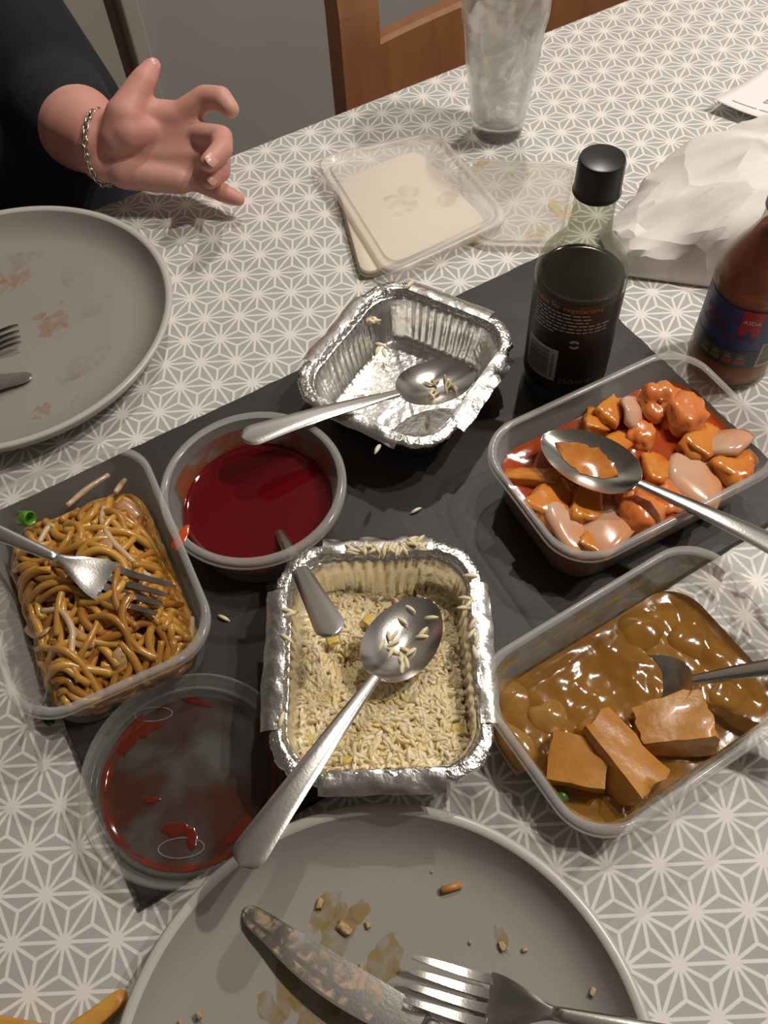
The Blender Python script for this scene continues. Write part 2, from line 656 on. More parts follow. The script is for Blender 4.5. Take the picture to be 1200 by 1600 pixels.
plate_smears(plL, PL, [(85, 505, 1.6, 1.1, .3, sm_o), (60, 495, .6, .4, 0, sm_o), (95, 475, .5, .25, .8, sm_o), (65, 650, 1.2, .7, .9, sm_o), (120, 630, 1.0, .5, .6, sm_o), (40, 400, 2.8, 1.4, .4, sm_t), (110, 420, 2.2, 1.3, 1.2, sm_t), (130, 570, 2.2, 1.0, .2, sm_t), (10, 610, 1.5, .7, .4, sm_t), (52, 365, .3, .6, .5, sm_o), (150, 480, 1.6, .9, .3, sm_t), (90, 390, .35, .9, .2, sm_t), (20, 440, 1.8, 1.0, .2, sm_o), (140, 380, 1.0, 1.0, .2, sm_t)])
plate_smears(plN, PN, [(510, 1420, 1.1, .7, .4, sm_y), (530, 1460, 1.6, .8, .8, sm_y), (560, 1425, .7, .5, .3, sm_y), (338, 1515, .25, 1.1, -.4, sm_y), (450, 1540, .6, 1.6, -.3, sm_y), (490, 1565, 1.4, 1.4, 0, sm_y), (600, 1500, 1.2, .9, .5, sm_y), (785, 1470, .35, .7, -.2, sm_y), (560, 1580, 1.4, 1.0, .5, sm_y), (640, 1345, 1.0, .6, .4, sm_t), (420, 1575, .5, 1.0, .3, sm_y)])

# ------------------------------------------------------------------ takeaway tubs
def rect_tub(name, label, c, rot, w, l, h, z0=0, tilt=None):
    t = thing(name, label, 'container', (c[0], c[1], z0), rot)
    k = 3.0
    body = [rrect(w - 3.4, l - 3.4, 1.9, .0), rrect(w - 2.7, l - 2.7, 2.2, .12), rrect(w - 2.3, l - 2.3, 2.4, .6), rrect(w - 1.5, l - 1.5, 2.6, h - 1.0), rrect(w - 1.25, l - 1.25, 2.7, h - .9), rrect(w - 1.0, l - 1.0, 2.8, h - .15)]
    mk('body', loft(body, True, True), PP, t)
    rim = [rrect(w - 1.0, l - 1.0, 2.8, h - .15), rrect(w - .8, l - .8, 2.85, h), rrect(w - .15, l - .15, 3, h), rrect(w, l, 3.05, h - .15), rrect(w, l, 3.05, h - .55), rrect(w - .25, l - .25, 2.95, h - .55)]
    mk('rim', loft(rim), PPR, t)
    return t


def round_clip(x, y, hw_, hl_, r_):
    """pull a point of a rectangle into its rounded corners"""
    x, y = max(-hw_, min(hw_, x)), max(-hl_, min(hl_, y))
    dx, dy = abs(x) - (hw_ - r_), abs(y) - (hl_ - r_)
    if dx > 0 and dy > 0:
        # square corner -> quarter disc
        m = max(dx, dy)
        d = math.hypot(dx, dy)
        k = m / d
        x = math.copysign(hw_ - r_ + dx * k, x)
        y = math.copysign(hl_ - r_ + dy * k, y)
    return x, y


def tub_fill(w, l, h, level, fn, m, name, label, cat, c, rot, z0, inset=.12, shrink=0):
    """contents of a rectangular tub up to level(+fn bumps)"""
    def ins(z):
        if z < .6:
            return 2.7 - .4 * (z - .12) / .48
        return 2.3 - .8 * (z - .6) / (h - 1.6)

    zs = [.16, .6, 1.2, level - .25, level]
    zs = sorted(set(z for z in zs if z <= level))
    rings = [rrect(w - ins(z) - 2 * inset, l - ins(z) - 2 * inset, 2.3, z) for z in zs]
    side = loft(rings, True, True)
    hw_, hl_, r_ = (w - ins(level) - 2 * inset) / 2, (l - ins(level) - 2 * inset) / 2, 2.3
    gx, gy = 64, 44
    gv_ = []
    for i in range(gx + 1):
        for j in range(gy + 1):
            x, y = round_clip((2 * i / gx - 1) * hw_, (2 * j / gy - 1) * hl_, hw_, hl_, r_)
            e = max(abs(2 * i / gx - 1), abs(2 * j / gy - 1))
            gv_.append((x, y, level + fn(x, y) * min(1, (1 - e) * 6)))
    gf_ = [(i * (gy + 1) + j, (i + 1) * (gy + 1) + j, (i + 1) * (gy + 1) + j + 1, i * (gy + 1) + j + 1) for i in range(gx) for j in range(gy)]
    v, f = cat_vf(side, (gv_, gf_))
    if shrink:
        v = [(p[0] if p[0] < 0 else p[0] * (1 - shrink), p[1], p[2]) for p in v]
    o = mk(name, (v, f), m, None, (c[0], c[1], z0), True, 50)
    o.rotation_euler.z = rot
    return tag(o, label, cat)


NC, NR = (-19.65, 3.25), math.radians(-5.3)
OC, OR_ = (14.2, -7.55), math.radians(-3.0)
UC, UR = (4.95, -20.3), math.radians(0.3)
tub_n = rect_tub('takeaway_tub', 'clear rectangular plastic tub filled with fried noodles', NC, NR, 12.2, 17.2, 5.4, SZ)
tub_o = rect_tub('takeaway_tub', 'clear rectangular plastic tub of orange sweet and sour pieces', OC, OR_, 17.4, 11.8, 5.2, SZ)
tub_c = rect_tub('takeaway_tub', 'clear rectangular plastic tub smeared with brown curry sauce', UC, UR, 17.6, 11.8, 5.4, .02)

# curry ------------------------------------------------------------
CUZ = 2.2
curry_m = mat('curry_sauce', (.27, .125, .018), .12, col2=(.21, .09, .012), nscale=35, bump=.12, bscale=90, coat=.3)
def curry_fn(x, y):
    e = min(1, max(0, (8 - abs(x)) / 1.5), max(0, (5 - abs(y)) / 1.5))
    return e * (.32 * noise.noise(Vector((x * .42 + 3, y * .42, 1))) + .14 * noise.noise(Vector((x * 1.1, y * 1.1, 4))) + .05 * noise.noise(Vector((x * 2.6, y * 2.6, 9))))


tub_fill(17.6, 11.8, 5.4, CUZ, curry_fn, curry_m, 'curry_sauce', 'glossy brown curry sauce in the plastic tub', 'sauce', UC, UR, .02, shrink=.07)
res_c = smear_mat('curry_residue', (.46, .27, .06), 110, .42, .64, .3, .7)
res_c2 = smear_mat('curry_residue_thin', (.48, .36, .16), 18, .05, .9, .4, .38)


def wall_band(w, l, h, za, zb, i0, i1, extra=.10):
    """strip hugging the inside of a rect tub's wall between two heights, ring index range"""
    def ring(z):
        ins = 2.3 - .8 * (z - .6) / (h - 1.6) if z > .6 else 2.4
        if z > h - .9:
            ins = 1.25 - .25 * (z - h + .9) / .75
        return rrect(w - ins - 2 * extra, l - ins - 2 * extra, 2.5, z)
    rr = [ring(za + (zb - za) * k / 6) for k in range(7)]
    n = len(rr[0])
    ids = [i % n for i in range(i0, i1)]
    return loft([[r[i] for i in ids] for r in rr], False)


NRING = len(rrect(10, 10, 2, 0))
mk('sauce_residue', wall_band(17.6, 11.8, 5.4, 2.1, 3.0, 0, NRING), res_c, tub_c)
mk('sauce_residue', wall_band(17.6, 11.8, 5.4, 4.4, 5.2, 0, NRING), res_c, tub_c)
mk('sauce_residue', wall_band(17.6, 11.8, 5.4, 2.6, 4.8, 0, NRING, .07), res_c2, tub_c)

# chunks -------------------------------------------------------------
def rough_block(dx, dy, dz, seed, rnd=.35, amp=.12, sub=3, taper=0):
    bm = bmesh.new()
    bmesh.ops.create_cube(bm, size=2)
    bmesh.ops.subdivide_edges(bm, edges=bm.edges[:], cuts=6, use_grid_fill=True)
    for q in bm.verts:
        p = q.co.copy()
        s = p.normalized() * 1.25
        p = p.lerp(s, rnd)
        k = 1 - taper * (p.x + 1) / 2
        p = Vector((p.x, p.y * k, p.z * k))
        p *= 1 + amp * noise.noise(p * 1.3 + Vector((seed, 0, 0))) + amp * .5 * noise.noise(p * 3.5 + Vector((0, seed, 0)))
        q.co = Vector((p.x * dx / 2, p.y * dy / 2, p.z * dz / 2))
    bm.verts.index_update()
    r = [tuple(q.co) for q in bm.verts], [tuple(q.index for q in p.verts) for p in bm.faces]
    bm.free()
    return r


def petal(w, l, bend, th, seed):
    """curved layer of onion, convex side up"""
    n = 12
    top, bot = [], []
    v, f = [], []
    for s in (1, 0):
        for i in range(n + 1):
            for j in range(n + 1):
                a, b = i / n * 2 - 1, j / n * 2 - 1
                # rounded square outline
                k = 1 - .18 * (a * a * b * b)
                x, y = a * w / 2 * k * (1 - .25 * b), b * l / 2 * k
                z = -bend * (a * a) - bend * .55 * b * b + .1 * noise.noise(Vector((a * 1.5 + seed, b * 1.5, seed)))
                edge = max(abs(a), abs(b))
                tt = th * (1 if edge < .95 else .55)
                v.append((x, y, z + (tt / 2 if s else -tt / 2)))
    m = (n + 1) ** 2
    for i in range(n):
        for j in range(n):
            a = i * (n + 1) + j
            f.append((a, a + n + 1, a + n + 2, a + 1))
            f.append((m + a, m + a + 1, m + a + n + 2, m + a + n + 1))
    bd = [j for j in range(n + 1)] + [i * (n + 1) + n for i in range(1, n + 1)] + [n * (n + 1) + j for j in range(n - 1, -1, -1)] + [i * (n + 1) for i in range(n - 1, 0, -1)]
    for q in range(len(bd)):
        a, b = bd[q], bd[(q + 1) % len(bd)]
        f.append((a, b, m + b, m + a))
    return v, f


def prot(a, b, z):
    d = W(*b, z) - W(*a, z)
    return math.atan2(d.y, d.x)


def place(name, vf, m, px, py, z, rot, label, cat, group=None, tilt=(0, 0), sharp=None):
    p = W(px, py, z)
    o = mk(name, vf, m, None, (p.x, p.y, z), True, sharp)
    o.rotation_euler = (tilt[0], tilt[1], rot)
    return tag(o, label, cat, group)


chick_m = mat('curried_chicken', (.42, .165, .02), .32, col2=(.52, .25, .055), nscale=45, bump=.25, bscale=260, coat=.25, sss=.05)
place('chicken_piece', rough_block(3.2, 2.7, 1.9, 2, .12, .10), chick_m, 903, 1192, 2.75, prot((868, 1185), (940, 1200), 3), 'squarish chunk of curry-coated chicken beside a long chunk', 'chicken', tilt=(.12, -.1), sharp=40)
place('chicken_piece', rough_block(4.7, 2.1, 1.9, 5, .14, .14, taper=-.35), chick_m, 965, 1183, 3.0, prot((915, 1128), (1000, 1225), 3), 'long tapering chunk of curry-coated chicken', 'chicken', tilt=(-.3, .1), sharp=40)
place('chicken_piece', rough_block(4.1, 2.3, 1.8, 9, .20, .20, taper=-.4), chick_m, 1052, 1138, 2.8, prot((990, 1142), (1105, 1128), 3), 'broken chunk of curry-coated chicken under the spoon handle', 'chicken', tilt=(-.2, -.1), sharp=40)
oni_c = mat('curried_onion', (.36, .19, .045), .15, col2=(.30, .145, .03), nscale=40, coat=.3)
for (px, py, w, l, r, lab) in ((797, 1088, 2.6, 2.8, .6, 'rounded sauce-coated onion lump in the corner of the curry'), (855, 1118, 2.6, 2.4, 1.2, 'pale sauce-coated onion lump next to the squarish chicken chunk'), (806, 1160, 2.0, 3.2, .1, 'narrow sauce-coated onion strip along the curry tub wall'), (1000, 985, 3.4, 3.0, .4, 'broad onion piece sunk in curry sauce beyond the spoon bowl'), (1075, 1000, 3.0, 2.8, 1.0, 'onion piece sunk in curry sauce by the cleaner tub wall'), (960, 1262, 2.6, 2.2, .3, 'onion lump in curry sauce near the green pea and chicken'), (1130, 1090, 2.6, 2.4, 2.0, 'onion lump in curry sauce under the spoon handle')):
    place('onion_piece', petal(w, l, .55, .7, px * .1), oni_c if px < 900 else curry_m, px, py, CUZ - .02, r, lab, 'onion')
pea_m = mat('green_pea', (.055, .16, .02), .3)
v, f = ico(.42, 2)
place('pea', (v, f), pea_m, 878, 1245, CUZ + .12, 0, 'green pea in the curry next to the tub wall', 'pea')
place('pea', (v, f), pea_m, 1058, 1090, CUZ + .1, 0, 'green pea in the curry behind the broken chicken chunk', 'pea')

# sweet and sour -------------------------------------------------------
OZ = 3.25
sns_m, nt, b, o_ = new_mat('sweet_and_sour_sauce')
b.inputs['Base Color'].default_value = (.40, .06, .012, 1)
b.inputs['Subsurface Weight'].default_value = .35
b.inputs['Subsurface Radius'].default_value = (.012, .004, .001)
b.inputs['Subsurface Scale'].default_value = 1
b.inputs['Roughness'].default_value = .07
b.inputs['Coat Weight'].default_value = .4
add_bump(nt, b, noise_out(nt, 60, 2), .15, .002)
def sns_fn(x, y):
    return .10 * noise.noise(Vector((x * .7, y * .7, 2)))


tub_fill(17.4, 11.8, 5.2, OZ, sns_fn, sns_m, 'sweet_and_sour_sauce', 'translucent orange-red sauce around the onion and pineapple pieces', 'sauce', OC, OR_, SZ)
pine_m = mat('pineapple', (.70, .27, .04), .18, col2=(.58, .13, .016), nscale=24, bump=.2, bscale=150, coat=.4, sss=.1)
orang_m = mat('glazed_chicken', (.66, .16, .03), .22, col2=(.74, .27, .07), nscale=45, bump=.35, bscale=140, coat=.4, sss=.1)
onion_m = mat('onion_flesh', (.66, .45, .32), .16, col2=(.66, .27, .11), nscale=14, coat=.5, sss=.2)
onred_m = mat('sauce_soaked_onion', (.48, .12, .045), .15, col2=(.56, .19, .08), nscale=30, coat=.5, sss=.15)
IZ = SZ + OZ
sw = [
    # kind, px, py, w, l, th, rot, tilt, dz, label
    ('pi', 950, 637, 2.2, 1.7, 1.4, .4, (.2, .1), .75, 'yellow-orange pineapple chunk between two onion pieces at the heap top'),
    ('pi', 928, 660, 1.8, 1.6, 1.2, 1.0, (.3, 0), .5, 'small pineapple chunk against the tub wall facing the soy bottle'),
    ('on', 996, 645, 2.6, 2.4, .5, 1.1, (.75, -.2), .95, 'pale squarish onion petal standing beside the hollow batter ball'),
    ('ch', 1030, 628, 2.4, 2.2, 1.9, .2, (0, .2), .95, 'crisp orange batter ball with a dark hollow'),
    ('ch', 1068, 650, 2.6, 2.3, 2.0, .8, (.1, 0), .8, 'smooth orange glazed batter ball beside the hollow one'),
    ('on', 925, 695, 2.6, 2.2, .5, .3, (.3, .3), .3, 'orange-stained onion petal beside the spoon bowl'),
    ('pi', 968, 694, 2.6, 1.8, 1.0, .2, (.0, .2), .25, 'flat glazed pineapple chunk half sunk in sauce'),
    ('ch', 1000, 682, 1.9, 1.6, 1.2, .5, (0, 0), .15, 'small glazed chunk sunk below the pale onion petal'),
    ('on', 1090, 738, 4.3, 3.4, .55, .75, (.2, .15), .5, 'large translucent onion petal over orange sauce'),
    ('pi', 1026, 733, 2.3, 1.9, 1.2, 1.2, (.2, .1), .4, 'wedge of pineapple next to the large onion petal'),
    ('pi', 1098, 692, 3.0, 2.2, 1.2, .3, (.1, .2), .35, 'wide glazed pineapple chunk below the batter balls'),
    ('on', 1130, 685, 3.4, 2.6, .5, 2.3, (.3, .5), .75, 'thin onion slice leaning towards the hot sauce bottle'),
    ('pi', 1150, 728, 2.6, 2.4, 1.3, .2, (.1, .1), .35, 'orange chunk in the tub corner nearest the spoon handle'),
    ('rd', 878, 730, 4.2, 3.2, .55, .5, (.3, -.3), .45, 'sauce-soaked dark red onion petal behind the spoon bowl'),
    ('rd', 860, 752, 2.4, 2.0, .5, 1.4, (.1, .2), .1, 'sunken red onion piece near the tub end'),
    ('pi', 808, 757, 3.2, 1.2, 1.1, 2.35, (.1, .15), .4, 'strip of pineapple along the short tub wall'),
    ('pi', 862, 783, 3.3, 2.4, 1.3, .35, (.15, .1), .45, 'broad pineapple chunk below the spoon bowl'),
    ('on', 890, 820, 2.4, 3.6, .6, .15, (.2, .3), .55, 'pearly white onion petal in the near tub corner'),
    ('pi', 918, 792, 2.6, 2.2, 1.3, .9, (.2, 0), .4, 'pineapple chunk between the pearly onion and the spoon'),
    ('on', 965, 835, 4.0, 3.2, .55, .3, (-.2, .1), .6, 'large blush onion petal against the long tub wall'),
    ('ch', 1003, 806, 2.8, 2.4, 1.5, .4, (0, .1), .4, 'glazed orange chunk beside the blush onion petal'),
    ('ch', 985, 782, 2.4, 1.8, 1.0, .8, (0, 0), .25, 'flat glazed chunk under the spoon neck'),
    ('pi', 924, 850, 1.4, 1.4, 1.2, .5, (0, .1), .35, 'small pineapple cube in the near tub corner'),
    ('rd', 950, 770, 2.2, 1.8, .5, .2, (.2, 0), .15, 'small red onion piece beside the spoon neck'),
    ('pi', 830, 800, 1.6, 1.4, 1.2, .2, (0, 0), .25, 'pineapple cube by the short tub wall'),
    ('ch', 1045, 775, 2.6, 2.0, .9, .3, (0, 0), .15, 'flat orange chunk sunk under the spoon handle'),
]
for i, (k, px, py, w, l, th, r, tl, dz, lab) in enumerate(sw):
    z = IZ + dz * .7
    p_ = W(px, py, z)
    lx, ly = p_.x - OC[0], p_.y - OC[1]
    ca, sa = math.cos(OR_), math.sin(OR_)
    lx, ly = lx * ca + ly * sa, -lx * sa + ly * ca
    hh_ = max(w, l) / 2 * .92
    lx, ly = round_clip(lx, ly, 7.55 - hh_ + .2, 4.75 - hh_ + .2, .9)
    q_ = Vector((OC[0] + lx * ca - ly * sa, OC[1] + lx * sa + ly * ca, z))
    px, py = to_px(q_)
    if k in ('on', 'rd'):
        place('onion_piece', petal(w * 1.12, l * 1.12, .32 * w / 3, th * .8, i * 3.1), onion_m if k == 'on' else onred_m, px, py, z, r, lab, 'onion', tilt=tl)
    elif k == 'pi':
        place('pineapple_chunk', rough_block(w * 1.1, l * 1.1, th, i * 2.3, .38, .26, taper=.3), pine_m, px, py, z - .15, r, lab, 'pineapple', tilt=tl)
    else:
        place('batter_ball' if i in (3, 4) else 'glazed_chunk', rough_block(w * 1.05, l * 1.05, th * 1.1, i * 1.7, .8, .30), orang_m, px, py, z - .1, r, lab, 'chicken', tilt=tl)
p = W(1036, 622, IZ + 1.9)
hb = [o for o in bpy.data.objects if o.get('label', '').startswith('crisp orange')][0]
cd = (Vector(CAM) - hb.location * 100 + Vector((0, 0, TZ))).normalized()
cd = (hb.rotation_euler.to_matrix().inverted() @ cd).normalized()
me_ = hb.data
dv = cd + Vector((.15, -.05, 0))
dv.normalize()
for q in me_.vertices:
    ang = q.co.normalized().angle(dv)
    k = max(0, 1 - (ang / .62) ** 2)
    q.co *= 1 - .55 * min(1, k * 1.7)
me_.update()
mk('hollow', ellipsoid(dv * .38, (.34, .34, .34)), sns_m, hb)['label'] = 'red sauce inside the hollow'

# noodles ---------------------------------------------------------------
noo_m = mat('egg_noodle', (.40, .155, .024), .28, col2=(.30, .10, .014), nscale=60, island=(.62, .33, .06), coat=.35)
random.seed(21)
parts = []
cR, sR = math.cos(NR), math.sin(NR)
HX, HY = 4.55, 7.0


def heap(x, y):
    e = max(abs(x) / HX, abs(y) / HY)
    return 1.7 + 2.1 * (1 - e ** 4) * (1 + .25 * noise.noise(Vector((x * .3, y * .3, 3))))


def noodle_path(x, y, ln, layer, step=.45, curl=.5):
    a = random.uniform(0, 2 * PI)
    k = random.uniform(-curl, curl)
    pts = []
    ph = random.uniform(0, 6)
    for i in range(int(ln / step)):
        zz = heap(x, y) * layer + .22 * math.sin(i * .6 + ph)
        cx_, cy_ = round_clip(x, y, HX, HY, 2.2)
        pts.append((cx_, cy_, max(.35, zz)))
        k += random.uniform(-.16, .16)
        k = max(-.75, min(.75, k))
        a += k * step * 1.2
        nx, ny = x + math.cos(a) * step, y + math.sin(a) * step
        if abs(nx) > HX or abs(ny) > HY:
            a += .9
            nx = max(-HX, min(HX, nx))
            ny = max(-HY, min(HY, ny))
        x, y = nx, ny
    return pts


for i in range(185):
    layer = random.uniform(.35, 1.02) if i < 80 else random.uniform(.88, 1.12)
    P = noodle_path(random.uniform(-HX, HX), random.uniform(-HY, HY), random.uniform(5, 13), layer)
    if len(P) > 3:
        parts.append(tube(spline(P, 2), random.uniform(.21, .28), 8))
nv, nf = cat_vf(*parts)
# a core that closes the gaps between strands
n = 16
cv = [(*round_clip(-HX + 2 * HX * i / n, -HY + 2 * HY * j / n, HX, HY, 2.2), heap(-HX + 2 * HX * i / n, -HY + 2 * HY * j / n) * .72) for i in range(n + 1) for j in range(n + 1)]
cf = [(i * (n + 1) + j, (i + 1) * (n + 1) + j, (i + 1) * (n + 1) + j + 1, i * (n + 1) + j + 1) for i in range(n) for j in range(n)]
b0 = len(cv)
ed = [j for j in range(n + 1)] + [i * (n + 1) + n for i in range(1, n + 1)] + [n * (n + 1) + j for j in range(n - 1, -1, -1)] + [i * (n + 1) for i in range(n - 1, 0, -1)]
cv += [(cv[i][0] * .97, cv[i][1] * .97, .2) for i in ed]
cf += [(ed[q], ed[(q + 1) % len(ed)], b0 + (q + 1) % len(ed), b0 + q) for q in range(len(ed))]
cf.append(tuple(b0 + q for q in range(len(ed))))
no = mk('noodles', (nv, nf), noo_m, None, (NC[0], NC[1], SZ + .1))
no.rotation_euler.z = NR
tag(no, 'tangled heap of brown fried egg noodles in the clear tub', 'noodles', None, 'stuff')
core = mk('noodle_mass', (cv, cf), noo_m, no)
spr_m = mat('bean_sprout', (.62, .46, .28), .3, col2=(.56, .38, .20), nscale=40, coat=.3, sss=.1)
spr = [
    ([(105, 790), (135, 765), (170, 742)], 'straight pale bean sprout sticking up against the tub wall'),
    ([(162, 792), (160, 815), (175, 845), (205, 875), (240, 910)], 'long pale bean sprout curving beside the fork tines'),
    ([(65, 955), (95, 955), (113, 985), (112, 1020), (122, 1045)], 'hooked pale bean sprout near the fork head'),
    ([(300, 965), (298, 990), (294, 1012)], 'short pale bean sprout against the tub wall by the black board'),
    ([(180, 770), (195, 750)], 'tiny pale bean sprout tip at the far tub end'),
    ([(60, 850), (75, 825), (85, 822)], 'bent pale bean sprout near the green onion ring'),
]
for pts, lab in spr:
    Q = []
    for (px, py) in pts:
        p = W(px, py, 4.6)
        lx, ly = p.x - NC[0], p.y - NC[1]
        x, y = lx * cR + ly * sR, -lx * sR + ly * cR
        z = heap(max(-HX, min(HX, x)), max(-HY, min(HY, y))) * 1.08 + .25 + SZ
        p = W(px, py, z)
        Q.append(p)
    o0 = Q[0].copy()
    sp_ = spline([q - o0 for q in Q], 6)
    rr = [.17 + .05 * math.sin(PI * i / (len(sp_) - 1)) for i in range(len(sp_))]
    tag(mk('bean_sprout', tube(sp_, rr, 8), spr_m, None, o0), lab, 'bean sprout')
strip_m = mat('fried_onion_strip', (.40, .20, .08), .25, col2=(.48, .28, .14), nscale=50, coat=.3, sss=.1)
def noodle_top(px, py, lift=.2):
    z = 4.4
    for _ in range(3):
        p = W(px, py, z)
        lx, ly = p.x - NC[0], p.y - NC[1]
        x, y = lx * cR + ly * sR, -lx * sR + ly * cR
        z = heap(max(-HX, min(HX, x)), max(-HY, min(HY, y))) * 1.08 + lift + SZ
    return W(px, py, z)


for pts, lab in (([(150, 835), (165, 850), (158, 875)], 'brown shred of onion beside the curving bean sprout'), ([(185, 785), (205, 800), (222, 815)], 'brown shred of onion at the far end of the noodles'), ([(230, 850), (245, 862), (258, 860)], 'pale onion shred near the red sauce tub'), ([(110, 990), (130, 1002), (150, 1000)], 'brown shred of onion below the fork head'), ([(180, 1015), (195, 1030), (190, 1050)], 'brown shred of onion at the near end of the noodles'), ([(45, 975), (60, 988), (75, 985)], 'brown shred of onion near the hooked bean sprout')):
    Q = [noodle_top(*q, .15) for q in pts]
    sp_ = spline([q - Q[0] for q in Q], 6)
    tag(mk('onion_shred', tube(sp_, [.25] + [.5] * (len(sp_) - 2) + [.25], 10, True, .28), strip_m, None, Q[0]), lab, 'onion')
gre_m = mat('spring_onion', (.06, .22, .015), .25, col2=(.12, .34, .03), nscale=50, coat=.3)
gre_d = mat('dark_spring_onion', (.012, .05, .015), .25, col2=(.03, .10, .03), nscale=40, coat=.3)
p = W(40, 810, SZ + 3.9)
so = mk('spring_onion', lathe([(.45, -.5), (.62, -.5), (.65, .5), (.5, .55), (.45, -.5)], 20), gre_m, None, p)
so.rotation_euler = (1.2, .3, .6)
so.scale = (.8, .8, .9)
tag(so, 'bright green spring onion ring at the edge of the noodles', 'spring onion')
q0 = W(73, 1082, 1.6)
Q = [W(78, 1078, 4.6), W(70, 1092, 3.2), W(62, 1110, 1.6), W(72, 1124, .5), W(85, 1128, .25)]
tag(mk('spring_onion', tube(spline([q - Q[4] for q in Q], 5), [.12] + [.34] * 18 + [.3, .15], 10, True, .35), gre_d, None, Q[4]), 'dark green spring onion leaf bent over the outside of the noodle tub', 'spring onion')

# ------------------------------------------------------------------ round sauce tub
RT = (-7.9, 3.75)
rt = thing('sauce_tub', 'round clear plastic tub of dark red sauce', 'container', (RT[0], RT[1], SZ))
RH = 4.7
mk('body', lathe([(.01, .15), (4.5, .15), (4.7, 0), (4.9, .2), (5.35, RH - 1.0), (5.45, RH - .9), (5.55, RH - .1)], 96), PP, rt)
mk('rim', lathe([(5.55, RH - .1), (5.65, RH), (6.0, RH), (6.12, RH - .12), (6.14, RH - .6), (5.98, RH - .62)], 96), PPR, rt)
red_m, nt, b, o_ = new_mat('red_sauce')
b.inputs['Base Color'].default_value = (.11, .003, .006, 1)
b.inputs['Roughness'].default_value = .05
rs = mk('red_sauce', lathe([(.01, .3), (4.55, .3), (4.80, .45), (5.03, 2.45), (4.96, 2.36), (4.85, 2.30), (4.7, 2.27), (4.5, 2.26), (4.2, 2.26), (2, 2.26), (.01, 2.26)], 96), red_m, None, (RT[0], RT[1], SZ))
tag(rs, 'deep red sweet and sour sauce filling the round tub', 'sauce')
film = smear_mat('orange_film', (.36, .085, .02), 90, .30, .60, .15, .75)
mk('sauce_residue', lathe([(5.04 + .28 * k / 6, 2.45 + 1.5 * k / 6) for k in range(7)], 60, (0, 0), -.5, 2.6), film, rt)
mk('sauce_residue', lathe([(5.02 + .06 * k / 4, 2.42 + .3 * k / 4) for k in range(5)], 90), film, rt)
dp = W(283, 840, SZ + RH)
mk('sauce_drip', blob((dp.x - RT[0], dp.y - RT[1]), 1.0, .35, .6, RH + .0, 4, .4, 24, .05), mat('orange_drip', (.55, .08, .015), .15), rt)

# ------------------------------------------------------------------ upturned round lid with sauce
LC = (-19.7, -10.1)
lid = thing('round_lid', 'upturned round clear plastic lid coated with dark red sauce', 'lid', (LC[0], LC[1], SZ + .02))
mk('panel', lathe([(.01, .1), (5.0, .1), (5.12, .12), (5.3, .75), (5.42, .8), (5.55, .75), (5.6, .4)], 96), clear_mat('lid_plastic', (.96, .95, .93), (.40, .39, .37), .16, .15, .3), lid)
mk('rim', lathe([(5.6, .4), (5.75, .35), (5.9, .4), (6.05, 1.25), (6.2, 1.3), (6.25, 1.2), (6.15, .5)], 96), clear_mat('lid_rim_plastic', (.96, .95, .93), (.55, .53, .5), .2, .15, .45), lid)
for (a, b, w, h) in ((240, 1116, 1.15, .45), (283, 1325, 1.3, .55)):
    q = W(a, b, SZ + .15)
    dx, dy = q.x - LC[0], q.y - LC[1]
    pts = [(dx + w * math.cos(k * PI / 20) * math.cos(-.5) - h * math.sin(k * PI / 20) * math.sin(-.5), dy + w * math.cos(k * PI / 20) * math.sin(-.5) + h * math.sin(k * PI / 20) * math.cos(-.5), .14) for k in range(41)]
    mk('embossed_oval', tube(pts, .04, 6, False), clear_mat('lid_emboss', (.95, .94, .92), (.45, .44, .42), .35, .2), lid)
lid_s = smear_mat('dark_sauce_film', (.075, .022, .010), 22, .36, .62, .08, .75)
mk('sauce_film', lathe([(.01, .135), (2.5, .135), (4.2, .14), (5.0, .15), (5.1, .25)], 72), lid_s, lid)
rim_s = smear_mat('red_ring_film', (.20, .028, .010), 60, .30, .56, .08, .75)
mk('sauce_ring', lathe([(4.75, .16), (4.95, .17), (5.09, .22), (5.2, .55)], 96, (0, 0), PI * .55, PI * 2.05), rim_s, lid)
dk = mat('thick_red_sauce', (.11, .016, .008), .08)
for (px, py, w, h, r) in ((230, 1140, .9, .35, .4), (305, 1095, 1.2, .18, -.35), (280, 1295, .8, .4, .2), (235, 1250, .5, .2, 0), (300, 1310, .35, .6, .2), (370, 1300, 1.3, .3, .75), (200, 1160, .4, .9, -.4)):
    q = W(px, py, SZ + .15)
    mk('sauce_blob', blob((q.x - LC[0], q.y - LC[1]), w, h, r - .5, .14, px, .5, 26, .04), dk, lid)

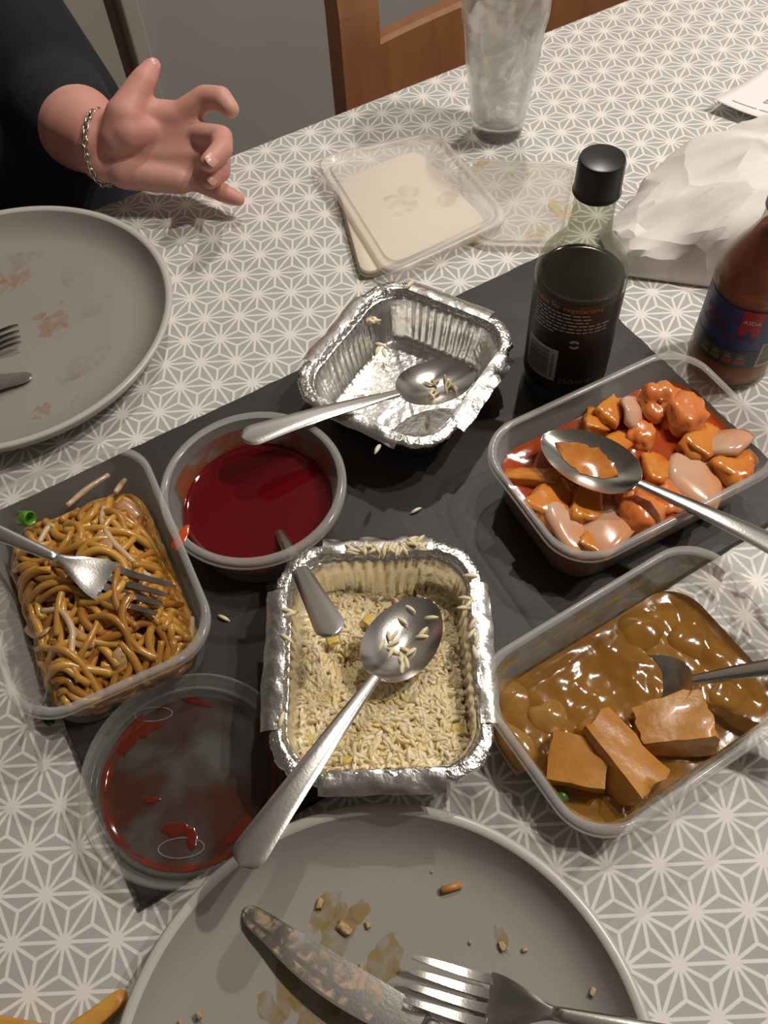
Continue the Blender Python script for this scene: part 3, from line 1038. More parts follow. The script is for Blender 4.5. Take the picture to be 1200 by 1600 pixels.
# ------------------------------------------------------------------ foil trays
def foil_tray(name, label, c, rot, w, l, h, seed, z0):
    t = thing(name, label, 'container', (c[0], c[1], z0), rot)
    rnd = random.Random(seed)

    def ring(wd, ln, r, z, corr=0, crumple=0):
        base = rrect(wd, ln, r, z, 14)
        out = []
        # densify
        P = []
        for i, p in enumerate(base):
            q = base[(i + 1) % len(base)]
            d = math.hypot(q[0] - p[0], q[1] - p[1])
            m = max(1, int(d / .14))
            for k in range(m):
                P.append((p[0] + (q[0] - p[0]) * k / m, p[1] + (q[1] - p[1]) * k / m))
        return P

    NP = 360

    def resample(P):
        L = [0]
        for i in range(len(P)):
            a, b = P[i], P[(i + 1) % len(P)]
            L.append(L[-1] + math.hypot(b[0] - a[0], b[1] - a[1]))
        out, j = [], 0
        for k in range(NP):
            s = L[-1] * k / NP
            while L[j + 1] < s:
                j += 1
            a, b = P[j], P[(j + 1) % len(P)]
            u = (s - L[j]) / max(1e-9, L[j + 1] - L[j])
            out.append((a[0] + (b[0] - a[0]) * u, a[1] + (b[1] - a[1]) * u))
        return out

    def mkring(wd, ln, r, z, corr=0.0, cr=0.0):
        P = resample(ring(wd, ln, r, z))
        out = []
        for k, (x, y) in enumerate(P):
            d = math.hypot(x, y)
            corner = min(1, max(0, (min(abs(x) / (wd / 2), 1) + min(abs(y) / (ln / 2), 1) - 1.45) / .3))
            wv = corr * (math.sin(k * 2 * PI / 6) * (1 - corner) + 1.2 * noise.noise(Vector((k * .8, seed, 0))) * (corner + .25))
            ox = cr * noise.noise(Vector((x * 1.6, y * 1.6, z + seed)))
            oz = cr * .8 * noise.noise(Vector((x * 1.3 + 9, y * 1.3, z * 2 + seed)))
            out.append((x * (1 + (wv + ox) / d), y * (1 + (wv + ox) / d), z + oz))
        return out
    a = 2.6
    floor_rings = []
    body = [mkring(w - 4.3, l - 4.3, 1.6, .02, 0, .05), mkring(w - 3.6, l - 3.6, 2.0, .12, .04, .05), mkring(w - 3.2, l - 3.2, 2.1, .6, .05, .05), mkring(w - 2.8, l - 2.8, 2.2, 1.4, .06, .06), mkring(w - 2.4, l - 2.4, 2.3, 2.3, .06, .07), mkring(w - 2.05, l - 2.05, 2.4, h - .75, .05, .07), mkring(w - 1.85, l - 1.85, 2.5, h - .62, .0, .05)]
    v, f = loft(body)
    # crinkled floor
    nr = NP
    prev = 0
    for q in range(1, 9):
        s = 1 - q / 8
        if q < 8:
            st = len(v)
            for p in body[0]:
                x, y = p[0] * s, p[1] * s
                v.append((x, y, .03 + .10 * abs(noise.noise(Vector((x * .9, y * .9, seed)))) + .04 * noise.noise(Vector((x * 2.2, y * 2.2, seed)))))
            f += [(prev + i, prev + (i + 1) % nr, st + (i + 1) % nr, st + i) for i in range(nr)]
            prev = st
        else:
            v.append((0, 0, .04))
            f += [(prev + i, prev + (i + 1) % nr, len(v) - 1) for i in range(nr)]
    mk('tray_body', (v, f), FOIL, t)
    rim = [mkring(w - 1.85, l - 1.85, 2.5, h - .62, 0, .05), mkring(w - 1.55, l - 1.55, 2.6, h - .55, .05, .07), mkring(w - 1.45, l - 1.45, 2.6, h - .02, .05, .08), mkring(w - .95, l - .95, 2.7, h + .02, .06, .09), mkring(w - .5, l - .5, 2.8, h - .1, .09, .12), mkring(w - .1, l - .1, 2.9, h - .05, .12, .16), mkring(w, l, 2.9, h - .35, .10, .16)]
    mk('rim', loft(rim), FOILR, t)
    # fold-over flaps standing off the straight sides
    for k, (ax, ln2, off) in enumerate((('x', l - 6.2, w / 2 - .25), ('x', l - 6.2, -w / 2 + .25), ('y', w - 5.6, l / 2 - .25), ('y', w - 5.6, -l / 2 + .25))):
        sg = 1 if off > 0 else -1
        op = rnd.uniform(.25, .75)
        prof = [(-sg * .45, h + .03), (-sg * .1, h + .06), (sg * .25, h + .02), (sg * (.4 + .25 * op), h - .08), (sg * (.55 + .5 * op), h - .25)]
        rows = []
        for i in range(41):
            s = -ln2 / 2 + ln2 * i / 40
            row = []
            for q, (d, z) in enumerate(prof):
                dd = off + d + (.16 * noise.noise(Vector((s * .6, k * 7 + seed, q * .4))) if q > 1 else 0)
                zz = z + (.14 * noise.noise(Vector((s * .9, k * 5, seed + q * 2))) if q else 0)
                row.append((dd, s, zz) if ax == 'x' else (s, dd, zz))
            rows.append(row)
        mk('rim_flap', loft(rows, False), FOIL, t)
    return t


FR_C, FR_R = (-6.95, -10.75), math.radians(-30)
FE_C, FE_R = (6.5, 8.0), math.radians(27.5 + 90)
fr = foil_tray('foil_tray', 'aluminium foil tray full of egg fried rice', FR_C, FR_R, 12.5, 15.0, 4.2, 3, SZ)
fe = foil_tray('foil_tray', 'emptied aluminium foil tray with a spoon lying across it', FE_C, FE_R, 12.4, 13.6, 4.2, 8, SZ)

# rice -------------------------------------------------------------------
rice_m = mat('egg_fried_rice', (.88, .76, .53), .4, col2=(.90, .79, .57), nscale=120, island=(.85, .64, .30), sss=.15)
egg_m = mat('scrambled_egg', (.72, .50, .10), .4, col2=(.76, .58, .2), nscale=80)
random.seed(5)


def grain_vf(L=.92, R=.14, bend=.09):
    rings = []
    for i in range(5):
        u = i / 4 * 2 - 1
        r = R * math.sqrt(max(.02, 1 - (u * .96) ** 2))
        rings.append([(u * L / 2, r * math.cos(k * PI / 3), r * .85 * math.sin(k * PI / 3) + bend * (1 - u * u)) for k in range(6)])
    return loft(rings, True, True, True)


RX, RY = 4.82, 6.02
HOLE = W(543, 1038, 1.2) - Vector((FR_C[0], FR_C[1], 0))
HOLE = (HOLE.x * math.cos(FR_R) + HOLE.y * math.sin(FR_R), -HOLE.x * math.sin(FR_R) + HOLE.y * math.cos(FR_R))


def rice_h(x, y):
    # deep towards the near end, thin patch of bare foil near the far left
    e = max(abs(x) / RX, abs(y) / RY)
    hh = 1.65 - .14 * y + .28 * noise.noise(Vector((x * .6, y * .6, 2)))
    hole = math.exp(-((x - HOLE[0]) ** 2 + (y - HOLE[1]) ** 2) / .9)
    hole2 = math.exp(-((x - .6) ** 2 + (y - 5.2) ** 2) / 2.2)
    return max(.12, hh * (1 - .35 * e ** 4) - 1.6 * hole - 1.2 * hole2)


gv, gf = grain_vf()
parts = []
n = 26
cv = [(*round_clip(-RX + 2 * RX * i / n, -RY + 2 * RY * j / n, RX, RY, 2), rice_h(-RX + 2 * RX * i / n, -RY + 2 * RY * j / n) - .12) for i in range(n + 1) for j in range(n + 1)]
cf = [(i * (n + 1) + j, (i + 1) * (n + 1) + j, (i + 1) * (n + 1) + j + 1, i * (n + 1) + j + 1) for i in range(n) for j in range(n)]
parts.append((cv, cf))
G = [Vector(q) for q in gv]
for i in range(4200):
    x, y = random.uniform(-RX, RX), random.uniform(-RY, RY)
    if abs(x) > RX - 2 and abs(y) > RY - 2 and (abs(x) - RX + 2) ** 2 + (abs(y) - RY + 2) ** 2 > 4:
        continue
    hh = rice_h(x, y)
    if hh < .35 and random.random() > .15:
        continue
    M = Matrix.Rotation(random.uniform(0, 2 * PI), 3, 'Z') @ Matrix.Rotation(random.gauss(0, .32), 3, 'Y')
    k = random.uniform(.75, 1.15)
    z = hh + random.uniform(-.15, .16)
    parts.append(([tuple(M @ (q * k) + Vector((x, y, max(.2, z)))) for q in G], gf))
ri = mk('egg_fried_rice', cat_vf(*parts), rice_m, None, (FR_C[0], FR_C[1], SZ + .05))
ri.rotation_euler.z = FR_R
tag(ri, 'pale yellow egg fried rice lying in the foil tray', 'rice', None, 'stuff')
random.seed(8)
for (px, py) in ((577, 970), (520, 1000), (515, 1090), (610, 1095), (545, 1185), (665, 1165), (590, 1130), (715, 1140), (490, 1160), (640, 1045)):
    p = W(px, py, SZ + 2.0)
    o = mk('egg_piece', rough_block(random.uniform(.6, 1.0), random.uniform(.4, .7), .3, px, .4, .3), egg_m, None, p)
    o.rotation_euler = (random.uniform(-.3, .3), random.uniform(-.3, .3), random.uniform(0, 3))
    tag(o, 'small yellow scrap of scrambled egg among the rice grains', 'egg', 'egg scraps in the fried rice')

grain_me = mk('rice_grain', grain_vf(), mat('loose_rice', (.84, .72, .48), .4, sss=.1), None, W(650, 798, SZ + .1))
tag(grain_me, 'loose rice grain lying on the bare slate', 'rice grain', 'rice grains on the slate')


def grain(px, py, z, label, group, s=1.0):
    o = grain_me.copy()
    COL.objects.link(o)
    p = W(px, py, z)
    o.location = (p + Vector((0, 0, TZ))) * .01
    o.rotation_euler = (random.uniform(-.2, .2), random.uniform(-.3, .3), random.uniform(0, 6.28))
    o.scale = (s, s, s)
    return tag(o, label, 'rice grain', group)


grain(350, 966, SZ + .1, 'loose rice grain lying on the bare slate', 'rice grains on the slate')
for i in range(34):
    px = random.uniform(535, 665)
    py = 862 + (px - 535) * -.05 + random.uniform(-6, 6)
    if px > 640:
        py -= random.uniform(0, 12)
    grain(px, py, SZ + 4.25 + random.uniform(0, .2), 'rice grain stuck to the far rim of the rice tray', 'rice grains on the rice tray rim')
for (px, py) in ((727, 935), (732, 945), (725, 950), (735, 900), (737, 990), (745, 1000), (738, 975), (742, 1020)):
    grain(px, py, SZ + 4.25, 'rice grain stuck to the rim of the rice tray facing the curry', 'rice grains on the rice tray side rim')
for (px, py) in ((450, 955), (448, 998), (440, 1125), (455, 960)):
    grain(px, py, SZ + 4.25, 'orange-tinted rice grain on the tray rim facing the noodles', 'rice grains on the left tray rim', 1.1)
for (px, py, z) in ((578, 502, 2.6), (586, 500, 2.5), (590, 548, .9), (596, 540, .9), (600, 552, .7), (668, 655, .4), (640, 445, 4.3), (585, 503, 2.6), (590, 702, 4.3)):
    grain(px, py, SZ + z, 'rice grain left in the emptied foil tray', 'rice grains in the emptied tray', 1.2)

# ------------------------------------------------------------------ cutlery
def cut_section(stations, nv=10):
    """stations: (x, halfwidth, z, depth(dish), thickness)"""
    top, bot = [], []
    for (x, w, z, d, th) in stations:
        top.append([(x, w * (2 * j / nv - 1), z - d * (1 - (2 * j / nv - 1) ** 2) + th / 2 * (1 - .55 * abs(2 * j / nv - 1) ** 4)) for j in range(nv + 1)])
        bot.append([(x, w * (2 * j / nv - 1), z - d * (1 - (2 * j / nv - 1) ** 2) - th / 2 * (1 - .55 * abs(2 * j / nv - 1) ** 4)) for j in range(nv, -1, -1)])
    rings = [t + b for t, b in zip(top, bot)]
    return loft(rings, True, True, True)


def handle_st(L, neck, wn=.32, we=1.0, bow=.5, x0=0):
    """from the end (x=0) to the neck"""
    st = []
    xs = [we * (1 - math.cos(PI / 2 * k / 9)) for k in range(10)] + [we + (neck - we) * (k + 1) / 20 for k in range(20)]
    for x in xs:
        u = x / neck
        w = we + (wn - we) * (u ** .8)
        if x < we:
            w *= math.sqrt(max(.02, 1 - ((we - x) / we) ** 2 * .96))
        z = bow * math.sin(PI * u) * .5 + .25 * (1 - u)
        st.append((x, w, z, -.02, .22 + .1 * u))
    return st


def bowl_shape(u, bw, dep):
    e = max(0, 1 - (2 * u ** .88 - 1) ** 2)
    w = max(.31 * (1 - u) ** 2, bw * e ** .55, .06)
    return w, .06 * u, dep * max(0, math.sin(PI * u ** .9)) ** .75


def in_bowl(t, x, y, dims=(19.0, 6.4, 2.15, .85), lift=.12):
    """point resting in a spoon's bowl: x from neck to tip 0..1, y across -1..1 (cm, table frame)"""
    L, bl, bw, dep = dims
    w, zc, d = bowl_shape(x, bw, dep)
    p = Vector((L - bl + bl * x, w * y, zc - d * (1 - y * y) + lift)) * .01
    return (t.matrix_world @ p) * 100 - Vector((0, 0, TZ))


def spoon(name, label, tip, end, L=19.0, bl=6.4, bw=2.15, dep=.85, up=(0, 0, 1), group=None):
    tip, end = Vector(tip), Vector(end)
    t = thing(name, label, 'spoon', (0, 0, 0), 0, group)
    neck = L - bl
    h = handle_st(L, neck + .03)
    mk('handle', cut_section(h), STEEL, t, None, True, 50)
    st = []
    for i in range(33):
        u = (1 - math.cos(PI * i / 32)) / 2
        w, zc, d = bowl_shape(u, bw, dep)
        st.append((neck + bl * u, w, zc, d, .14 + .12 * max(0, 1 - u * 6)))
    mk('bowl', cut_section(st, 16), STEEL, t, None, True, 50)
    d = (tip - end).normalized()
    t.matrix_world = frame(tip - d * L, d, up)
    return t


def fork(name, label, tip, end, L=19.5, up=(0, 0, 1), w=1.35, group=None):
    tip, end = Vector(tip), Vector(end)
    t = thing(name, label, 'fork', (0, 0, 0), 0, group)
    neck = L - 7.2
    mk('handle', cut_section(handle_st(L, neck + .03)), STEEL, t)
    st = []

    def zf(x):
        u = (x - neck) / (L - neck)
        return -.62 * (1 - math.cos(2 * PI * u)) / 2 + .25 * u * u
    for i in range(15):
        u = i / 14
        x = neck + 3.2 * u
        ww = .32 + (w - .32) * (3 * u * u - 2 * u ** 3) ** .8
        st.append((x, ww, zf(x), .12 * u, .32 - .14 * u))
    mk('head', cut_section(st, 12), STEEL, t, None, True, 50)
    gap = 2 * w / 4
    for k in range(4):
        y = -w + gap * (k + .5)
        rows = []
        for i in range(13):
            u = i / 12
            x = neck + 3.1 + (L - neck - 3.1) * u
            hw_ = gap * .36 * (1 - .45 * u) * (1 if u < .93 else .55)
            z = zf(x) - .10 * (1 - (y / w) ** 2)
            rows.append([(x, y - hw_, z - .08), (x, y + hw_, z - .08), (x, y + hw_, z + .07), (x, y - hw_, z + .07)])
        mk('tine', loft(rows, True, True, True), STEEL, t, None, True, 40)
    d = (tip - end).normalized()
    t.matrix_world = frame(tip - d * L, d, up)
    return t


def knife(name, label, tip, end, L=22, up=(0, 0, 1), flip=1, soil=True):
    tip, end = Vector(tip), Vector(end)
    t = thing(name, label, 'knife', (0, 0, 0), 0)
    neck = 11.0
    st = []
    for i in range(21):
        u = i / 20
        x = neck * u
        w = 1.0 - .35 * u
        if x < .9:
            w *= math.sqrt(max(.02, 1 - ((.9 - x) / .9) ** 2 * .96))
        st.append((x, w, .0, -.05, .5 - .1 * u))
    mk('handle', cut_section(st), STEEL, t)
    rows = []
    for i in range(41):
        u = 1 - (1 - i / 40) ** 1.5
        x = neck - .1 + (L - neck + .1) * u
        back = .85 * flip
        edge = -(.7 + .55 * math.sin(PI * min(1, u * 1.1 + .1)) ** 1.0) * flip
        if u > .55:
            k = (u - .55) / .45
            edge = edge * (1 - k ** 2.6) - back * .12 * k ** 2.6
        if u > .93:
            k = (u - .93) / .07
            q = math.sqrt(max(0, 1 - k * k))
            mid = back * .45 + edge * .55
            back, edge = mid + (back - mid) * q, mid + (edge - mid) * q
        th = .16
        rows.append([(x, back, th / 2), (x, (back * .3 + edge * .7), th / 2 * .7), (x, edge, .01), (x, edge, -.01), (x, (back * .3 + edge * .7), -th / 2 * .7), (x, back, -th / 2)])
    bl = mk('blade', loft(rows, True, True, True), STEEL, t, None, True, 40)
    if soil:
        rows2 = []
        for r in rows[6:-2]:
            x = r[0][0]
            b_, e_ = r[0][1], r[2][1]
            rows2.append([(x, b_ + (e_ - b_) * k, .095 - .06 * k) for k in (.08, .4, .7, .93)])
        sm = smear_mat('food_film', (.60, .44, .32), 150, .46, .64, .35, .75)
        mk('food_film', loft(rows2, False), sm, bl)
    d = (tip - end).normalized()
    t.matrix_world = frame(tip - d * L, d, up)
    return t


random.seed(31)
s1 = spoon('tablespoon', 'steel spoon lying across the emptied foil tray onto the red sauce tub', W(740, 578, 3.6), W(406, 682, 5.75), 17.8, 6.2, 2.05)
s2 = spoon('tablespoon', 'steel spoon resting on the fried rice with grains in its bowl', W(672, 938, 3.6), W(405, 1316, 6.2), 19.0, 6.4, 2.15)
spoon('tablespoon', 'steel spoon handle standing out of the red sauce onto the rice tray', W(398, 760, .75), W(503, 958, 5.6), 17.0, 6.0, 2.0)
s4 = spoon('tablespoon', 'steel spoon holding orange sauce over the sweet and sour tub', W(848, 682, 5.6), W(1262, 884, 6.6), 19.5, 7.0, 2.15)
spoon('tablespoon', 'steel spoon standing in the brown curry sauce', W(915, 1085, .35), W(1330, 1030, 8.2), 19.5, 6.6, 2.1, up=(-.1, .25, 1))
def grain_at(p, label, group, sc=1.0):
    o = grain(600, 800, 0, label, group, sc)
    o.location = (p + Vector((0, 0, TZ))) * .01
    return o


for i in range(17):
    grain_at(in_bowl(s2, random.uniform(.25, .85), random.uniform(-.55, .55)), 'rice grain sitting in the bowl of the rice spoon', 'rice grains on the rice spoon')
for i in range(13):
    grain_at(in_bowl(s1, random.uniform(.35, .75), random.uniform(-.45, .45), (17.8, 6.2, 2.05, .85), .12 + random.uniform(0, .1)), 'rice grain in the spoon across the emptied tray', 'rice grains on the empty tray spoon', .85)
# orange sauce pooled in the bowl, following its surface
rows = []
pd = (19.5, 7.0, 2.15, .85)
c0 = in_bowl(s4, .55, 0, pd, .02)
for i in range(21):
    u = .22 + .66 * i / 20
    hw_ = .50 * math.sin(PI * i / 20) ** .6 * (1 + .3 * noise.noise(Vector((i * .5, 2, 0))))
    rows.append([tuple(in_bowl(s4, u, -.12 + hw_ * (2 * j / 10 - 1), pd, .10 + .10 * (1 - (2 * j / 10 - 1) ** 2)) - c0) for j in range(11)])
pud = mk('sauce_pool', loft(rows, False), mat('orange_pool', (.62, .25, .05), .12, col2=(.5, .16, .03), nscale=120), None, c0)
tag(pud, 'small pool of orange sauce in the spoon bowl over the sweet and sour tub', 'sauce')

fork('table_fork', 'steel fork stuck into the fried noodles', W(258, 940, 5.0), W(-90, 800, 7.4), 19.5)
fork('table_fork', 'steel fork lying on the plate with curry traces beside a soiled knife', W(638, 1530, 2.15), W(1150, 1650, 4.1), 19.5, up=(.1, .12, 1))
fork('table_fork', 'steel fork lying on the plate with orange smears', W(32, 524, 1.3), W(-330, 590, 3.1), 19)
knife('table_knife', 'soiled steel knife lying on the plate with curry traces', W(374, 1430, 1.15), W(905, 1755, 3.0), 22, up=(.20, .115, 1), flip=-1)
knife('table_knife', 'steel knife tip pointing across the plate with orange smears', W(50, 593, 1.0), W(-330, 632, 3.1), 21, flip=1, soil=False)

# crumbs on the near plate ---------------------------------------------
crumb_n = mat('noodle_bit', (.48, .22, .05), .4)
place('noodle_bit', tube([(-.55, 0, 0), (0, .03, 0), (.55, .08, 0)], .2, 10), crumb_n, 705, 1388, .95, -.35, 'short cut piece of noodle on the plate with curry traces', 'noodle')
cr_m = mat('crumb', (.46, .34, .16), .5, col2=(.36, .22, .08), nscale=200)
for (px, py, s) in ((500, 1412, .9), (538, 1450, 1.3), (575, 1445, .6), (785, 1478, .8), (820, 1484, .5), (565, 1512, .7), (926, 1550, .7), (348, 1386, .45), (312, 1585, .7), (735, 1472, .35), (282, 1598, .5), (640, 1338, .3), (675, 1362, .25)):
    p = W(px, py, .9 if px < 900 and px > 360 else 1.2)
    o = mk('food_crumb', rough_block(.55 * s, .35 * s, .25 * s, px, .5, .35), cr_m, None, p)
    o.rotation_euler.z = random.uniform(0, 3)
    tag(o, 'small food crumb left on the plate with the knife and fork', 'crumb', 'crumbs on the knife and fork plate')
chip_m = mat('fried_chip', (.62, .34, .06), .4, col2=(.55, .20, .04), nscale=60, bump=.2, bscale=200)
p = W(150, 1592, .7)
o = mk('potato_chip', rough_block(3.4, 1.1, 1.1, 4, .15, .12, taper=.3), chip_m, None, p)
o.rotation_euler.z = math.radians(8)
tag(o, 'golden potato chip on the cloth touching the plate with the knife', 'chip')
p = W(25, 1612, .6)
o = mk('potato_chip', rough_block(3.6, 1.1, 1.1, 14, .15, .12), chip_m, None, p)
o.rotation_euler.z = math.radians(-40)
tag(o, 'golden potato chip on the cloth further from the plate', 'chip')

# ------------------------------------------------------------------ bottles
def text_mesh(txt, size, wrapR, ang, z, m, parent, shear=0, name='printed_text', align='CENTER', tilt=0):
    cu = bpy.data.curves.new('t', 'FONT')
    cu.body = txt
    cu.size = size * .01
    cu.align_x = align
    cu.shear = shear
    cu.resolution_u = 3
    to = bpy.data.objects.new('t', cu)
    COL.objects.link(to)
    dg = bpy.context.evaluated_depsgraph_get()
    me = bpy.data.meshes.new_from_object(to.evaluated_get(dg))
    bpy.data.objects.remove(to)
    bm = bmesh.new()
    bm.from_mesh(me)
    bmesh.ops.subdivide_edges(bm, edges=[e for e in bm.edges if e.calc_length() > .002], cuts=2)
    for q in bm.verts:
        a = ang + (q.co.x * 100) / wrapR
        zz = z + q.co.y * 100 + q.co.x * 100 * tilt
        q.co = Vector((wrapR * math.cos(a), wrapR * math.sin(a), zz)) * .01
    bm.to_mesh(me)
    bm.free()
    me.materials.clear()
    me.materials.append(m)
    o = bpy.data.objects.new(name, me)
    COL.objects.link(o)
    o.parent = parent
    return o


def patch(R_, a0, a1, z0, z1, n=12, m=1, tilt=0):
    rows = []
    for i in range(n + 1):
        a = a0 + (a1 - a0) * i / n
        zz = tilt * (a - (a0 + a1) / 2) * R_
        rows.append([(R_ * math.cos(a), R_ * math.sin(a), z0 + (z1 - z0) * j / m + zz) for j in range(m + 1)])
    return loft(rows, False)


# soy sauce
SB = (17.45, 3.1)
sb = thing('soy_sauce_bottle', 'dark soy sauce glass bottle with black cap and black label', 'bottle', (SB[0], SB[1], SZ))
glassy = clear_mat('bottle_glass', (.90, .91, .82), (.30, .31, .26), .10, .05, .55)
b_prof = [(.01, .15), (2.2, .15), (2.55, 0), (2.85, .15), (2.95, .5), (3.0, 1.0), (3.05, 9.6), (3.1, 10.2), (3.0, 11.1), (2.7, 11.9), (2.2, 12.6), (1.7, 13.2), (1.42, 13.9), (1.32, 15.0), (1.28, 17.0)]
mk('glass_body', lathe(b_prof, 64), glassy, sb)
soy_m, nt, b, o_ = new_mat('soy_liquid')
b.inputs['Base Color'].default_value = (.008, .004, .003, 1)
b.inputs['Roughness'].default_value = .12
mk('soy_sauce', lathe([(.01, .3), (2.6, .3), (2.85, .6), (2.88, 9.9), (2.86, 10.35), (2.78, 10.29), (2.65, 10.25), (2.4, 10.25), (1.2, 10.25), (.01, 10.25)], 64), soy_m, sb)
capm = mat('black_cap', (.012, .012, .013), .3)
mk('cap', lathe([(1.32, 16.75), (1.47, 16.75), (1.5, 16.85), (1.46, 17.0), (1.43, 17.1), (1.40, 18.85), (1.33, 19.05), (1.15, 19.1), (.01, 19.12)], 48), capm, sb, None, True, 30)
# label faces the camera
cdir = math.atan2(CAM[1] - SB[1], CAM[0] - SB[0])
lab_m = mat('black_label', (.012, .009, .008), .45)
mk('label', patch(3.075, cdir - 1.75, cdir + 1.75, 1.6, 10.15, 48), lab_m, sb)
pale = mat('pale_print', (.42, .38, .34), .5)
oprint = mat('orange_print', (.55, .20, .07), .5)
text_mesh('Suitable for vegetarians', .60, 3.10, cdir - .28, 9.6, oprint, sb)
random.seed(4)
bars = []
for r in range(7):
    a = cdir - 1.0 + .0 * r
    z = 9.3 - r * .30
    end = cdir + (.35 if r < 3 else (.75 if r < 6 else -.35))
    while a < end:
        wl = random.uniform(.06, .20)
        bars.append(patch(3.10, a, a + wl, z - .055, z + .055, 4))
        a += wl + .035
mk('small_print', cat_vf(*bars), pale, sb)
# recycling mark: two arrows in a circle
ring = []
for k in range(2):
    base = k * PI + .4
    pts = []
    for i in range(13):
        a = base + i / 12 * 2.3
        pts.append((.30 * math.cos(a), .30 * math.sin(a)))
    rows = []
    for i, (x, y) in enumerate(pts):
        w_ = .07 + .05 * (i / 12)
        d = math.hypot(x, y)
        rows.append([(x * (1 - w_ / d), y * (1 - w_ / d)), (x * (1 + w_ / d), y * (1 + w_ / d))])
    ring.append(loft([[(p[0], p[1], 0) for p in r] for r in rows], False))
rv, rf = cat_vf(*ring)
ac, zc = cdir + .13, 6.65
mk('recycling_mark', ([(3.10 * math.cos(ac + p[0] / 3.1), 3.10 * math.sin(ac + p[0] / 3.1), zc + p[1]) for p in rv], rf), pale, sb)
bc_w = mat('barcode_white', (.46, .43, .42), .5)
mk('barcode_panel', patch(3.095, cdir - 1.08, cdir - .18, 2.75, 5.85, 14), bc_w, sb)
bars = []
z = 3.05
while z < 5.5:
    t_ = random.choice((.03, .05, .08))
    bars.append(patch(3.11, cdir - 1.02, cdir - .38, z, z + t_, 10))
    z += t_ + random.choice((.04, .06, .09))
for k in range(10):
    zz = 3.1 + k * .24
    bars.append(patch(3.11, cdir - .32, cdir - .26, zz, zz + .12, 2))
mk('barcode_bars', cat_vf(*bars), mat('barcode_black', (.03, .028, .028), .5), sb)
text_mesh('250ml e', .75, 3.10, cdir + .28, 2.65, mat('grey_print', (.20, .19, .18), .5), sb)

# hot sauce
HB = (29.3, -2.2)
hbt = thing('hot_sauce_bottle', 'red hot sauce glass bottle with blue label and purple cap', 'bottle', (HB[0], HB[1], 0))
mk('glass_body', lathe([(.01, .15), (2.4, .15), (2.7, 0), (3.0, .15), (3.1, .6), (3.12, 2.2), (3.02, 2.4), (3.02, 8.0), (3.12, 8.3), (3.05, 9.2), (2.75, 10.2), (2.25, 11.2), (1.75, 12.1), (1.4, 13.0), (1.25, 15.2)], 64), glassy, hbt)
mk('hot_sauce', lathe([(.01, .3), (2.65, .3), (2.92, .6), (2.94, 2.2), (2.88, 2.4), (2.88, 8.0), (2.96, 8.3), (2.9, 9.15), (2.62, 10.1), (2.12, 11.1), (1.62, 12.0), (1.3, 12.8), (.01, 12.8)], 64), mat('hot_sauce', (.50, .12, .055), .2, col2=(.44, .09, .04), nscale=40), hbt)
mk('cap', lathe([(1.25, 14.4), (1.5, 14.4), (1.5, 16.6), (1.4, 16.9), (.01, 16.95)], 40), mat('purple_cap', (.035, .025, .09), .35), hbt)
hd_ = math.atan2(CAM[1] - HB[1], CAM[0] - HB[0])
LR = 3.06
LZ = 1.25
mk('label', patch(LR, hd_ - 1.5, hd_ + 1.9, 2.5, 7.95, 48), mat('blue_label', (.035, .055, .17), .4, col2=(.035, .06, .20), nscale=30), hbt)
mk('label_band', patch(LR + .015, hd_ - 1.5, hd_ + .62, 2.5, 4.3, 30), mat('dark_label_band', (.045, .042, .05), .4), hbt)
flag = [patch(LR + .02, hd_ - .02, hd_ + .46, 6.2, 8.0, 10)]
mk('red_flag', cat_vf(*flag), mat('red_flag_print', (.42, .015, .022), .4), hbt)
mk('red_flag_tail', cat_vf(patch(LR + .02, hd_ - .02, hd_ + .17, 5.8, 6.25, 4), patch(LR + .02, hd_ + .27, hd_ + .46, 5.8, 6.25, 4)), MATS['red_flag_print'], hbt)
text_mesh('ASDA', .48, LR + .035, hd_ + .22, 6.85, mat('white_print', (.7, .66, .64), .4), hbt)
crim = mat('crimson_print', (.22, .012, .06), .45)
bars = []
random.seed(9)
for (a, b, z, hgt) in ((-1.05, -.45, 6.4, .5), (-.95, -.35, 5.8, .4), (-.35, .40, 5.2, .35), (-1.1, -.6, 5.3, .3)):
    x = a
    while x < b:
        w_ = random.uniform(.05, .11)
        k = random.uniform(.6, 1)
        bars.append(patch(LR + .02, hd_ + x, hd_ + x + w_ * .7, z, z + hgt * k, 3))
        x += w_
mk('script_print', cat_vf(*bars), crim, hbt)
for k, c in enumerate(((.16, .20, .06), (.17, .20, .07), (.42, .02, .05), (.42, .02, .05))):
    a = hd_ - .75 + k * .30
    mm = mat('tab_green' if k < 2 else 'tab_red', c, .4)
    tabs = mk('nutrition_tab', patch(LR + .03, a, a + .24, 2.95, 3.3, 5), mm, hbt)
    mk('nutrition_frame', patch(LR + .025, a - .012, a + .252, 2.92, 4.0, 5), mat('tab_grey', (.09, .088, .085), .4), hbt)
    mk('nutrition_figures', cat_vf(patch(LR + .035, a + .05, a + .19, 3.48, 3.57, 3), patch(LR + .035, a + .07, a + .17, 3.7, 3.76, 3)), pale, hbt)
mk('barcode_panel', patch(LR + .02, hd_ + .66, hd_ + 1.45, 2.55, 5.0, 12), mat('cream_panel', (.42, .38, .30), .5), hbt)
bars = []
z = 2.8
while z < 4.7:
    t_ = random.choice((.04, .06, .1))
    bars.append(patch(LR + .035, hd_ + .72, hd_ + 1.38, z, z + t_, 10))
    z += t_ + random.choice((.05, .07, .1))
mk('barcode_bars', cat_vf(*bars), mat('olive_bars', (.09, .085, .05), .5), hbt)

